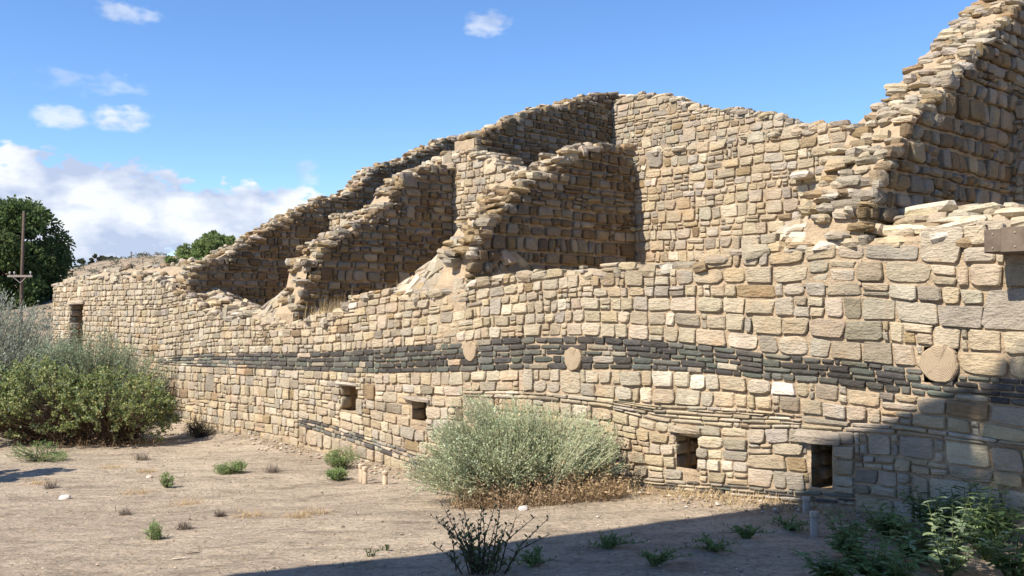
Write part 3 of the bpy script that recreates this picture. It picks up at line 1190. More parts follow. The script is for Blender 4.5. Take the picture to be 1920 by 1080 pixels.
# ------------------------------------------------------------------ rubble fill of the rooms
def fill_z(s, t):
    f = front_top(s)
    z = f - 0.10 + 0.05 * nz(s * 1.3, t * 1.3) + (cap_rise(s) - 0.04) * min(t / 0.62, 1.0)
    # level of the rooms behind
    room = 1.62 if s < SC3 else 1.72 if s < SC4 else 1.86
    z = z + (min(room, 2.2) - z) * sstep(0.35, 1.5, t)
    # collapsed heaps at the broken feet of the cross walls
    for sc, hgt, wd in ((SC1, 0.25, 0.9), (SC3 - 0.35, 0.62, 0.95), (SC4 - 0.1, 0.55, 0.75), (SC4 - 1.0, 0.28, 0.8)):
        z += hgt * math.exp(-((s - sc + 0.35) / wd) ** 2 - (max(t - 0.6, 0) / 0.6) ** 2) * sstep(0.02, 0.55, t) * (sstep(SC4 + 0.12, SC4 - 0.05, s) if sc > -2 else sstep(SC3 + 0.25, SC3 - 0.05, s) if sc > -6 else 1.0)
    # slope of rubble against the right hand cross wall
    z += 1.75 * sstep(2.0, 3.5, s) * sstep(0.3, 2.2, t) * sstep(3.85, 3.45, s)
    z += 0.20 * sstep(2.2, 3.3, s) * sstep(0.3, 0.7, t) * sstep(3.9, 3.6, s)
    z -= 0.1 * sstep(3.6, 3.9, s)
    z += 0.45 * sstep(-8.8, -9.4, s) * sstep(0.2, 0.8, t)
    return z + 0.04 * nz(s * 3.1, t * 3.1, 4.0) + 0.02 * nz(s * 8, t * 8, 5.0)


def build_fill():
    acc = Acc()
    S = [S_L + 0.02 + 0.1 * i for i in range(int((S_R - 1 - S_L) / 0.1))]
    T = [0.05 + 0.1 * i for i in range(29)]
    S = [s for s in S]
    for t in T:
        for s in S:
            acc.v.append(stz(s, t, fill_z(s, t)))
            acc.c.append((0.38, 0.30, 0.205))
    n = len(S)
    for j in range(len(T) - 1):
        for i in range(n - 1):
            acc.f.append((j * n + i, j * n + i + 1, (j + 1) * n + i + 1, (j + 1) * n + i))
    root = acc.build('rubble_fill', M_MORTAR, None, True)
    root['kind'] = 'structure'
    r = random.Random(33)
    items = []

    def stone(s, t, size, flat=0.45, wts=(0.55, 0.28, 0.1, 0, 0.07), lift=0.25, col=None):
        z = fill_z(s, t)
        a, b, h = size * r.uniform(0.8, 1.3) / 2, size * r.uniform(0.6, 1.0) / 2, size * r.uniform(flat * 0.7, flat * 1.3) / 2
        eps = 0.1
        nx = (fill_z(s - eps, t) - fill_z(s + eps, t)) / (2 * eps)
        ny = (fill_z(s, t - eps) - fill_z(s, t + eps)) / (2 * eps)
        nrm = (DF * nx + BK * ny + Vector((0, 0, 1))).normalized()
        ang = r.uniform(0, math.pi)
        e1 = (DF * math.cos(ang) + BK * math.sin(ang))
        e1 = (e1 - nrm * e1.dot(nrm)).normalized()
        e1 = (e1 + nrm * r.uniform(-0.25, 0.25)).normalized()
        e2 = nrm.cross(e1).normalized()
        n2 = e1.cross(e2)
        c = stz(s, t, z) + nrm * h * lift
        vf = block(c, e1 * a, e2 * b, n2 * h, r, r.choice((3.5, 5, 7)), 0.2)
        p = project(c)
        items.append((a * b / p[2] ** 2 if (0 < p[0] < 1920) else 0, vf, col or pick(r, wts), c))
    for i in range(170):
        stone(r.uniform(-14.6, -8.8), r.uniform(0.6, 1.4), r.uniform(0.10, 0.24))
    for i in range(150):
        stone(r.uniform(-8.6, -4.9), r.uniform(0.12, 1.2), r.uniform(0.09, 0.25))
    for i in range(120):
        stone(SC3 - 0.6 + r.gauss(0, 0.7), 0.12 + abs(r.gauss(0, 0.4)), r.uniform(0.10, 0.25))
    for i in range(60):
        stone(r.uniform(-3.3, -1.4), r.uniform(0.4, 1.0), r.uniform(0.10, 0.26))
    for i in range(150):
        stone(SC4 - 0.05 - abs(r.gauss(0, 0.8)), 0.12 + abs(r.gauss(0, 0.4)), r.uniform(0.10, 0.28))
    for i in range(130):
        stone(r.uniform(-2.6, -0.72), r.uniform(0.06, 0.62), r.uniform(0.10, 0.24), lift=0.3)
    for i in range(70):
        stone(r.uniform(-5.9, -4.6), r.uniform(0.06, 0.6), r.uniform(0.09, 0.22), lift=0.3)
    for i in range(90):
        stone(r.uniform(-0.6, 2.4), r.uniform(0.4, 0.95), r.uniform(0.10, 0.26))
    for i in range(280):
        stone(r.uniform(2.0, 3.5), r.uniform(0.5, 2.5), r.uniform(0.10, 0.28), 0.4, (0.62, 0.25, 0.03, 0, 0.10), 0.1)
    items.sort(key=lambda q: -q[0])
    rest = Acc()
    for i, (sc, vf, col, c) in enumerate(items):
        if i < 300:
            a = Acc()
            a.add(vf[0], vf[1], col)
            a.build('rubble_stone', M_STONE, root, False, None, c)
        else:
            rest.add(vf[0], vf[1], col)
    if rest.v:
        rest.build('loose_rubble', M_STONE, root, False, 'stuff')


build_fill()


# ------------------------------------------------------------------ vegetation helpers
def quadleaf(acc, p, d, up, L, w, col, fold=0.0):
    """a pointed leaf: two triangles each side of the midrib"""
    d = d.normalized()
    sd = d.cross(up)
    if sd.length < 1e-4:
        sd = d.cross(Vector((1, 0, 0.3)))
    sd.normalize()
    nn = sd.cross(d)
    m = p + d * L * 0.5
    acc.add([p, m + sd * w * 0.5 + nn * fold * w, p + d * L, m - sd * w * 0.5 + nn * fold * w], [(0, 1, 2, 3)], col)


def rdir(r, zmin=-1.0):
    while True:
        v = Vector((r.uniform(-1, 1), r.uniform(-1, 1), r.uniform(zmin, 1)))
        if 0.05 < v.length < 1:
            return v.normalized()


def tube(acc, pts, radii, col, K=5):
    prev = None
    for i, p in enumerate(pts):
        d = (pts[min(i + 1, len(pts) - 1)] - pts[max(i - 1, 0)])
        d = d.normalized() if d.length > 1e-6 else Vector((0, 0, 1))
        a = d.cross(Vector((0.31, 0.87, 0.2))).normalized()
        b = d.cross(a)
        o = len(acc.v)
        for k in range(K):
            q = 2 * math.pi * k / K
            acc.v.append(p + (a * math.cos(q) + b * math.sin(q)) * radii[i])
            acc.c.append(col)
        if prev is not None:
            for k in range(K):
                acc.f.append((prev + k, prev + (k + 1) % K, o + (k + 1) % K, o + k))
        prev = o
    o = prev
    acc.f.append(tuple(o + k for k in range(K)))


def blade(acc, p, d, L, w, col, bend=0.3, r=R):
    """a thin stalk or grass blade with one bend"""
    d = d.normalized()
    sd = Vector((-d.y, d.x, 0))
    if sd.length < 0.05:
        sd = Vector((r.uniform(-1, 1), r.uniform(-1, 1), 0))
    sd.normalize()
    hz = Vector((d.x, d.y, 0))
    m = p + d * L * 0.55
    e = m + (d + hz * bend - Vector((0, 0, bend * 0.4))).normalized() * L * 0.45
    acc.add([p - sd * w, p + sd * w, m + sd * w * 0.8, m - sd * w * 0.8, e], [(0, 1, 2, 3), (3, 2, 4)], col)


def vary(r, c, a=0.2):
    q = r.uniform(1 - a, 1 + a)
    return (c[0] * q * r.uniform(0.93, 1.07), c[1] * q, c[2] * q * r.uniform(0.9, 1.1))


def bush(name, label, cat, base, lobes, nstem, nleaf, leaf, cols, r, stemcol=(0.3, 0.24, 0.16), dry=None, group=None, upb=0.5, clump=0.05, tipclump=0.0):
    """lobes: (offset, rx, ry, rz). Twigs run from the base into the lobes, small leaves cluster round their outer lengths"""
    root = thing(name, label, cat, base, group)
    st, lf = Acc(), Acc()
    vols = [l[1] * l[2] * l[3] for l in lobes]
    for i in range(nstem):
        l = r.choices(lobes, vols)[0]
        d = rdir(r, -0.35)
        tip = base + l[0] + Vector((d.x * l[1], d.y * l[2], d.z * l[3])) * (r.uniform(0.5, 1.0) ** 0.45)
        tip += Vector((nz(tip.x * 3, tip.y * 3, tip.z * 3), nz(tip.y * 3, tip.z * 3, tip.x * 3), nz(tip.z * 3, tip.x * 3, 4))) * 0.24 * l[1]
        if tip.z < base.z + 0.03:
            tip.z = base.z + r.uniform(0.03, 0.12)
        foot = base + Vector((l[0].x * 0.55 + r.gauss(0, 0.10) * l[1], l[0].y * 0.55 + r.gauss(0, 0.1) * l[2], 0.0))
        mid = foot.lerp(tip, 0.5) + Vector((0, 0, 0.10 * l[3])) + rdir(r) * 0.06
        tube(st, [foot, mid, tip], [0.006, 0.004, 0.0018], vary(r, stemcol), 3)
        for k in range(nleaf):
            t = r.uniform(0.45, 1.05) if not tipclump else 1.0 - tipclump * 2.2 * r.random() ** 2
            p = (foot.lerp(mid, t * 2) if t < 0.5 else mid.lerp(tip, (t - 0.5) * 2)) + rdir(r) * r.uniform(0, clump)
            ld = (rdir(r) + (tip - mid).normalized() * 0.6 + Vector((0, 0, upb))).normalized()
            c = vary(r, r.choice(cols), 0.22)
            quadleaf(lf, p, ld, rdir(r), r.uniform(*leaf[0]), r.uniform(*leaf[1]), c, 0.15)
    st.build('stems', M_DRY, root, False, 'stuff')
    lf.build('foliage', M_LEAF, root, False, 'stuff')
    if dry:
        da = Acc()
        for (o, rx, ry, h, n, c) in dry:
            for i in range(n):
                a = r.uniform(0, 2 * math.pi)
                q = math.sqrt(r.random())
                p = base + o + Vector((math.cos(a) * rx * q, math.sin(a) * ry * q, 0))
                p.z = ground_z(p.x, p.y)
                d = Vector((r.gauss(0, 0.7), r.gauss(0, 0.6), 0.8))
                hk = 0.55 + 0.9 * max(0.0, 0.5 + nz(p.x * 4, p.y * 4, 8))
                blade(da, p, d, h * hk * r.uniform(0.4, 1.1), 0.0025, vary(r, c, 0.3), r.uniform(0, 0.8), r)
                if r.random() < 0.8:
                    for m in range(5):
                        pp = p + d.normalized() * h * hk * r.uniform(0.1, 1.0) + rdir(r) * 0.04
                        quadleaf(da, pp, rdir(r, -0.4), rdir(r), r.uniform(0.015, 0.05), r.uniform(0.006, 0.014), vary(r, c, 0.25))
        da.build('dry_stalks', M_DRY, root, False, 'stuff')
    return root


def build_bushes():
    r = random.Random(5)
    V = Vector
    # pale saltbush in front of the wall
    b = gpoint(985, 935)
    b = V((b.x, b.y + 0.05, ground_z(b.x, b.y + 0.05)))
    pale = [(0.48, 0.54, 0.32), (0.53, 0.59, 0.37), (0.40, 0.48, 0.26), (0.60, 0.64, 0.43), (0.50, 0.47, 0.30)]
    bush('saltbush', 'large pale green domed bush over brown dead stalks before the wall', 'bush', b,
         [(V((-0.20, 0.1, 0.52)), 0.60, 0.5, 0.40), (V((0.36, 0.12, 0.46)), 0.55, 0.45, 0.32), (V((-0.70, -0.1, 0.24)), 0.38, 0.35, 0.26), (V((-0.3, -0.1, 0.36)), 0.62, 0.5, 0.32), (V((0.68, 0.05, 0.30)), 0.26, 0.3, 0.22), (V((0.3, -0.2, 0.42)), 0.5, 0.3, 0.2)],
         2600, 18, ((0.016, 0.032), (0.008, 0.014)), pale, r, (0.42, 0.42, 0.27),
         [(V((0.1, -0.34, 0)), 0.75, 0.26, 0.24, 1100, (0.37, 0.265, 0.16)), (V((0.5, -0.25, 0)), 0.36, 0.2, 0.28, 450, (0.48, 0.35, 0.19))], clump=0.045)
    # left: seed-laden yellow green shrub with grey green ones round it
    g = gpoint(150, 845)
    cols = [(0.29, 0.32, 0.115), (0.38, 0.39, 0.15), (0.20, 0.25, 0.08), (0.45, 0.44, 0.20), (0.30, 0.37, 0.22), (0.17, 0.21, 0.08)]
    b1 = V((g.x, g.y + 0.75, ground_z(g.x, g.y + 0.75)))
    bush('seeding_shrub', 'big yellow-green shrub thick with seed clusters at the left edge', 'bush', b1,
         [(V((0.15, 0.0, 0.54)), 0.80, 0.8, 0.54), (V((-0.8, 0.0, 0.60)), 1.0, 0.8, 0.57), (V((-1.7, 0.1, 0.57)), 0.8, 0.8, 0.57), (V((0.55, 0.1, 0.38)), 0.46, 0.6, 0.40)],
         1500, 18, ((0.03, 0.06), (0.022, 0.042)), cols, r, (0.2, 0.14, 0.09), [(V((-0.2, -0.4, 0)), 1.2, 0.4, 0.2, 160, (0.26, 0.17, 0.09))], clump=0.05, upb=0.2, tipclump=0.07)
    grey = [(0.33, 0.40, 0.25), (0.38, 0.45, 0.29), (0.28, 0.35, 0.21)]
    q = on_front(185, 690, -1.0)
    p = stz(q[0], -1.0, 0)
    p.z = ground_z(p.x, p.y)
    bush('grey_green_saltbush', 'soft grey-green bush rising behind the yellow-green shrub, under the doorway', 'bush', p,
         [(V((-0.1, 0, 0.95)), 0.75, 0.6, 0.72), (V((0.6, -0.1, 0.72)), 0.6, 0.5, 0.6), (V((-0.7, 0, 0.85)), 0.6, 0.5, 0.66)],
         1500, 19, ((0.025, 0.05), (0.012, 0.02)), grey, r, (0.3, 0.27, 0.18), clump=0.06)
    p = V((-9.4, 17.0, 0))
    p.z = ground_z(p.x, p.y)
    silver = [(0.40, 0.435, 0.34), (0.35, 0.39, 0.29), (0.46, 0.49, 0.39), (0.30, 0.31, 0.25)]
    bush('sagebrush', 'silvery sagebrush with upright plumes at the far left edge', 'bush', p,
         [(V((0.5, 0, 1.3)), 0.9, 0.7, 1.0), (V((-0.7, 0, 1.45)), 1.0, 0.7, 1.05), (V((1.35, -0.2, 1.05)), 0.55, 0.5, 0.85)],
         1700, 20, ((0.035, 0.075), (0.014, 0.024)), silver, r, (0.33, 0.32, 0.26), clump=0.06, upb=1.2)
    # little dark thicket at the wall foot right of it
    p = gpoint(372, 822)
    bush('wiry_shrub', 'small dark wiry shrub in the bush shadow at the wall foot', 'bush', V((p.x, p.y + 0.1, p.z)),
         [(V((0, 0, 0.16)), 0.30, 0.22, 0.18)], 150, 5, ((0.02, 0.04), (0.006, 0.012)), [(0.12, 0.13, 0.06), (0.16, 0.14, 0.08)], r, (0.11, 0.085, 0.06))
    # small green tufts on the bare ground
    for px, py, w_, h_, lab in ((433, 888, 0.20, 0.13, 'round bright green tuft alone on the bare dirt'),
                                (640, 878, 0.24, 0.24, 'leafy green clump with dry stalks against the wall foot'),
                                (630, 900, 0.12, 0.10, 'little pale green clump in front of the leafy green one'),
                                (312, 915, 0.07, 0.16, 'thin upright green sprig on open ground, left of the round tuft'),
                                (290, 1012, 0.05, 0.10, 'tiny green sprout low in the left foreground'),
                                (75, 865, 0.42, 0.22, 'low green weed spilling from under the yellow-green shrub')):
        p = gpoint(px, py)
        bush('green_tuft', lab, 'weed', p, [(V((0, 0, h_ * 0.5)), w_, w_ * 0.8, h_ * 0.55)], 90 if w_ > 0.1 else 26, 12, ((0.02, 0.045), (0.005, 0.010)),
             [(0.22, 0.33, 0.10), (0.27, 0.38, 0.13), (0.31, 0.39, 0.18)], r, (0.2, 0.2, 0.1), group='green tufts on the bare ground', clump=0.03)
    # grey dead tufts
    for px, py, w_, lab in ((265, 862, 0.17, 'grey dead tuft near the foot of the yellow-green shrub'), (510, 885, 0.13, 'grey dead tuft right of the round green tuft'),
                            (345, 992, 0.09, 'brown dead tuft in the lower left foreground'), (95, 915, 0.11, 'grey dead tuft beside the shadow at left'),
                            (235, 965, 0.08, 'twiggy dead tuft on the left foreground dirt'), (412, 968, 0.08, 'small dead tuft left of the foreground middle')):
        p = gpoint(px, py)
        root = thing('dead_tuft', lab, 'weed', p, 'dead grey tufts')
        a = Acc()
        for i in range(130):
            d = V((r.gauss(0, 0.8), r.gauss(0, 0.8), 0.8))
            blade(a, p + V((r.gauss(0, w_ * 0.3), r.gauss(0, w_ * 0.3), 0)), d, w_ * r.uniform(0.5, 1.2), 0.0025, vary(r, (0.24, 0.195, 0.15), 0.3), r.uniform(0, 1), r)
        a.build('stalks', M_DRY, root, False, 'stuff')
    # straw tufts
    for i, (px, py, w_, lab) in enumerate(((208, 877, 0.18, 'straw patch just in front of the yellow-green shrub'), (75, 907, 0.14, 'straw patch near the left edge shadow'),
                            (255, 925, 0.17, 'straw patch in the middle of the left dirt'), (350, 946, 0.16, 'straw patch left of the foreground middle'),
                            (470, 968, 0.14, 'straw patch right of the small dead tuft'), (590, 962, 0.14, 'straw patch below the pipe stubs'), (560, 970, 0.12, 'straw patch next to the one below the pipe stubs'),
                            (275, 885, 0.12, 'small straw patch behind the white stone'))):
        p = gpoint(px, py)
        root = thing('straw_tuft', lab, 'grass', p, 'straw patches on the dirt')
        a = Acc()
        for k in range(150):
            d = V((r.gauss(0, 0.9), r.gauss(0, 0.9), 0.55))
            q = p + V((r.gauss(0, w_ * 0.55), r.gauss(0, w_ * 0.45), 0))
            blade(a, q, d, r.uniform(0.03, 0.10), 0.002, vary(r, (0.50, 0.36, 0.19), 0.2), r.uniform(0, 1), r)
        a.build('blades', M_DRY, root, False, 'stuff')
    # tall dry grass in the roofless room
    for s0, t0, n, h, lab in ((-4.12, 0.42, 380, 0.42, 'pale tall dry grass clump growing in the middle room'), (-3.55, 0.85, 260, 0.34, 'shaded dry grass clump right of the tall pale clump')):
        root = thing('dry_grass_clump', lab, 'grass', stz(s0, t0, fill_z(s0, t0)), 'dry grass in the roofless room')
        a = Acc()
        for k in range(n):
            q = (s0 + r.gauss(0, 0.22), t0 + r.gauss(0, 0.18))
            p = stz(q[0], q[1], fill_z(*q) - 0.02)
            blade(a, p, V((r.gauss(0, 0.22), r.gauss(0, 0.22), 1)), h * r.uniform(0.4, 1.1), 0.004, vary(r, (0.56, 0.42, 0.22), 0.2), r.uniform(0, 0.7), r)
        a.build('blades', M_DRY, root, False, 'stuff')
    # dry grass and litter along the wall foot
    a = Acc()
    for k in range(2600):
        s = r.uniform(0.6, 3.9) if r.random() < 0.6 else r.uniform(-5.5, 5.5)
        t = -abs(r.gauss(0, 0.22)) - 0.04
        p = stz(s, t, 0)
        p.z = ground_z(p.x, p.y)
        blade(a, p, V((r.gauss(0, 0.9), r.gauss(0, 0.9), 0.6)), r.uniform(0.04, 0.16), 0.0022, vary(r, (0.50, 0.37, 0.20), 0.22), r.uniform(0, 1), r)
    o = a.build('dry_grass', M_DRY, None, False, 'stuff')
    tag(o, 'dry straw-coloured grass along the foot of the facade', 'grass')
    # dead litter and twigs over the dirt
    a = Acc()
    for k in range(16000):
        p = V((r.uniform(-8, 5), r.uniform(4.2, 14), 0))
        s = (p - ORG).dot(DF)
        t = (p - ORG).dot(BK)
        if t > -0.1 or nz(p.x * 0.9, p.y * 1.5, 7) + 0.6 * nz(p.x * 3.5, p.y * 5, 3) + r.uniform(-0.25, 0.25) < 0.12:
            continue
        p.z = ground_z(p.x, p.y) + 0.006
        c = r.choice(((0.14, 0.10, 0.065), (0.2, 0.15, 0.1), (0.44, 0.33, 0.19), (0.36, 0.28, 0.18)))
        blade(a, p, V((r.gauss(0, 1), r.gauss(0, 1), 0.18)), r.uniform(0.02, 0.09), r.uniform(0.001, 0.0035), vary(r, c), r.uniform(0, 0.6), r)
    o = a.build('plant_litter', M_DRY, None, False, 'stuff')
    tag(o, 'dead twigs and plant litter strewn over the dirt', 'litter')
    a = Acc()
    for k in range(5700):
        p = V((r.uniform(-8, 5), r.uniform(4.0, 13), 0))
        sz = r.uniform(0.003, 0.011) * (1.9 if r.random() < 0.05 else 1)
        if k > 5200:            # chips fallen from the wall gather along its foot
            p = stz(r.uniform(-8, 5), -0.06 - abs(r.gauss(0, 0.22)), 0)
            sz = r.uniform(0.008, 0.03)
        if (p - ORG).dot(BK) > -0.05:
            continue
        p.z = ground_z(p.x, p.y) + sz * 0.5
        c = vary(r, r.choice(((0.42, 0.34, 0.25), (0.55, 0.48, 0.38), (0.28, 0.22, 0.16), (0.36, 0.28, 0.2))))
        e = [V((sz, 0, 0)), V((0, sz * r.uniform(0.6, 1), 0)), V((0, 0, sz * 0.6))]
        vs = [p + e[0], p + e[1], p - e[0], p - e[1], p + e[2], p - e[2]]
        a.add(vs, [(0, 1, 4), (1, 2, 4), (2, 3, 4), (3, 0, 4), (1, 0, 5), (2, 1, 5), (3, 2, 5), (0, 3, 5)], c)
    o = a.build('pebbles', M_STONE, None, False, 'stuff')
    tag(o, 'small pebbles and grit scattered over the dirt', 'pebbles')


build_bushes()


# ------------------------------------------------------------------ leafy weeds in the shade
def weed(name, label, base, h, nst, leaf, cols, r, spread=0.5, group=None, nl=14, stemcol=(0.16, 0.2, 0.08), cat='weed', toothed=False, a0=0.15, basew=0.03):
    root = thing(name, label, cat, base, group)
    st, lf = Acc(), Acc()
    for i in range(nst):
        a = r.uniform(0, 2 * math.pi)
        lean = r.uniform(0.1, 1.0) * spread
        d = Vector((math.cos(a) * lean, math.sin(a) * lean, 1))
        H = h * r.uniform(0.55, 1.05) / math.sqrt(1 + 0.6 * lean * lean)
        foot = base + Vector((math.cos(a), 0.5 * math.sin(a), 0)) * r.uniform(0, 1) * basew
        mid = foot + d * H * 0.5 + rdir(r) * 0.02
        tip = foot + d * H + Vector((math.cos(a), math.sin(a), -0.3)) * 0.08 * lean + rdir(r) * 0.02
        tube(st, [foot, mid, tip], [0.005, 0.0035, 0.0015], vary(r, stemcol), 4)
        for k in range(nl):
            t = a0 + (1.03 - a0) * (k + r.random()) / nl
            p = foot.lerp(mid, t * 2) if t < 0.5 else mid.lerp(tip, (t - 0.5) * 2)
            la = k * 2.4 + r.uniform(-0.4, 0.4)
            L = r.uniform(*leaf[0]) * (1.15 - 0.55 * t)
            wd = r.uniform(*leaf[1]) * (1.15 - 0.5 * t)
            ld = Vector((math.cos(la), math.sin(la), r.uniform(0.0, 0.7)))
            c = vary(r, r.choice(cols), 0.2)
            if not toothed:
                quadleaf(lf, p, ld + Vector((0, 0, 0.5)), rdir(r), L, wd, c, 0.2)
            else:
                # lobed leaf: midrib with three pairs of teeth, drooping at the end
                ld.normalize()
                sd = ld.cross(Vector((0, 0, 1))).normalized()
                vs = [p]
                for q, ww in ((0.18, 0.35), (0.30, 0.95), (0.40, 0.55), (0.55, 0.85), (0.65, 0.45), (0.80, 0.45)):
                    m = p + ld * L * q - Vector((0, 0, 0.25 * L * q * q))
                    vs += [m + sd * wd * ww * 0.5 + Vector((0, 0, 0.1 * wd)), m, m - sd * wd * ww * 0.5 + Vector((0, 0, 0.1 * wd))]
                vs.append(p + ld * L - Vector((0, 0, 0.25 * L)))
                fs = [(0, 1, 2), (0, 2, 3)]
                for q in range(5):
                    o = 1 + 3 * q
                    fs += [(o, o + 3, o + 4, o + 1), (o + 1, o + 4, o + 5, o + 2)]
                fs += [(16, 19, 17), (17, 19, 18)]
                lf.add(vs, fs, c)
    st.build('stems', M_LEAF, root, False)
    lf.build('leaves', M_LEAF, root, False, 'stuff')
    return root


def build_weeds():
    r = random.Random(12)
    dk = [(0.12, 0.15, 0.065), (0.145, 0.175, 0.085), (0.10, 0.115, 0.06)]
    p = gpoint(900, 1076)
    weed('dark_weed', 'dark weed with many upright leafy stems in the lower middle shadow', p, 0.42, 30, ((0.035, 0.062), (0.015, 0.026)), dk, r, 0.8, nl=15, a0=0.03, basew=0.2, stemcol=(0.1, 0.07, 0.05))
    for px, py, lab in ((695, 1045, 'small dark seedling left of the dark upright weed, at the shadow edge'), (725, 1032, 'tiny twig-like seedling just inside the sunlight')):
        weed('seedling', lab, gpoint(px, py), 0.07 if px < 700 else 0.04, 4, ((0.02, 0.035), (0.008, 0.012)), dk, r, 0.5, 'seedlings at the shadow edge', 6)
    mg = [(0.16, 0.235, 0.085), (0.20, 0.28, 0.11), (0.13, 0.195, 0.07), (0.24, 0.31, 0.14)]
    spots = [(1590, 1050, 0.26, 'low broad-leaved weed directly right of the short posts'), (1665, 1015, 0.24, 'broad-leaved weed against the wall foot behind the posts'),
             (1640, 1095, 0.28, 'broad-leaved weed at the bottom edge right of the posts'), (1720, 1060, 0.27, 'broad-leaved weed left of the tall pale green one'),
             (1775, 1085, 0.42, 'tall pale green lobed weed catching the light'), (1850, 1050, 0.40, 'broad-leaved weed nearest the right edge by the wall'),
             (1900, 1095, 0.40, 'broad-leaved weed in the lower right corner'), (1820, 1000, 0.34, 'tall weed standing against the wall near the right edge'),
             (1905, 1000, 0.36, 'weed rising at the right edge against the wall'), (1560, 1100, 0.20, 'low weed at the bottom edge below the posts'),
             (1750, 1000, 0.30, 'weed pressed to the wall beneath the lit block'), (1690, 1120, 0.24, 'weed at the bottom edge in deep shade')]
    for i, (px, py, h, lab) in enumerate(spots):
        p = gpoint(px, py)
        tt = (p - ORG).dot(BK)
        if tt > -0.18:
            p = p - BK * (tt + 0.18)
            p.z = ground_z(p.x, p.y)
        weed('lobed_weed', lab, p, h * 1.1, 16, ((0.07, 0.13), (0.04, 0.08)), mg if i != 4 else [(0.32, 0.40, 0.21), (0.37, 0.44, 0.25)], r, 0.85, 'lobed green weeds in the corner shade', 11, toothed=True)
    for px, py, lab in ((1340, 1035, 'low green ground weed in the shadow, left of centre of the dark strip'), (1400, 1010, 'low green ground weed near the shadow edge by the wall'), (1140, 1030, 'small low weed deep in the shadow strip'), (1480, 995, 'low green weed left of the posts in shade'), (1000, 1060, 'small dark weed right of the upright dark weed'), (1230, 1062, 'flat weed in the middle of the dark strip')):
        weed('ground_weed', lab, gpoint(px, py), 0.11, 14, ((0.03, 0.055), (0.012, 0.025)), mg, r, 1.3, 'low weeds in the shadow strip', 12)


build_weeds()


# ------------------------------------------------------------------ posts, pipes, beam, ground stone
def lathe(acc, c, prof, col, K=14):
    rings = []
    for rr, z in prof:
        o = len(acc.v)
        for k in range(K):
            a = 2 * math.pi * k / K
            acc.v.append(c + Vector((math.cos(a) * rr, math.sin(a) * rr, z)))
            acc.c.append(col)
        rings.append(o)
    for a, b in zip(rings, rings[1:]):
        for k in range(K):
            acc.f.append((a + k, a + (k + 1) % K, b + (k + 1) % K, b + k))
    acc.f.append(tuple(rings[-1] + k for k in range(K)))


def box(acc, o, ex, ey, ez, col, bev=0.004):
    """a box from its centre and half axes, with small chamfers"""
    lx, ly, lz = ex.length, ey.length, ez.length
    ux, uy, uz = ex / lx, ey / ly, ez / lz
    vs, idx = [], {}
    for sx in (-1, 1):
        for sy in (-1, 1):
            for sz in (-1, 1):
                for ax in range(3):
                    h = [lx, ly, lz]
                    q = [h[i] - (0 if i == ax else bev) for i in range(3)]
                    idx[(sx, sy, sz, ax)] = len(vs)
                    vs.append(o + ux * sx * q[0] + uy * sy * q[1] + uz * sz * q[2])
    fs = []
    S = (-1, 1)
    for sg in S:
        fs.append([idx[(sg, a, b, 0)] for a, b in ((-1, -1), (1, -1), (1, 1), (-1, 1))])
        fs.append([idx[(a, sg, b, 1)] for a, b in ((-1, -1), (1, -1), (1, 1), (-1, 1))])
        fs.append([idx[(a, b, sg, 2)] for a, b in ((-1, -1), (1, -1), (1, 1), (-1, 1))])
    for a in S:
        for b in S:
            fs.append([idx[(a, b, -1, 0)], idx[(a, b, 1, 0)], idx[(a, b, 1, 1)], idx[(a, b, -1, 1)]])
            fs.append([idx[(a, -1, b, 0)], idx[(a, 1, b, 0)], idx[(a, 1, b, 2)], idx[(a, -1, b, 2)]])
            fs.append([idx[(-1, a, b, 1)], idx[(1, a, b, 1)], idx[(1, a, b, 2)], idx[(-1, a, b, 2)]])
            for c in S:
                fs.append([idx[(a, b, c, 0)], idx[(a, b, c, 1)], idx[(a, b, c, 2)]])
    acc.add(vs, [tuple(f) for f in fs], col)


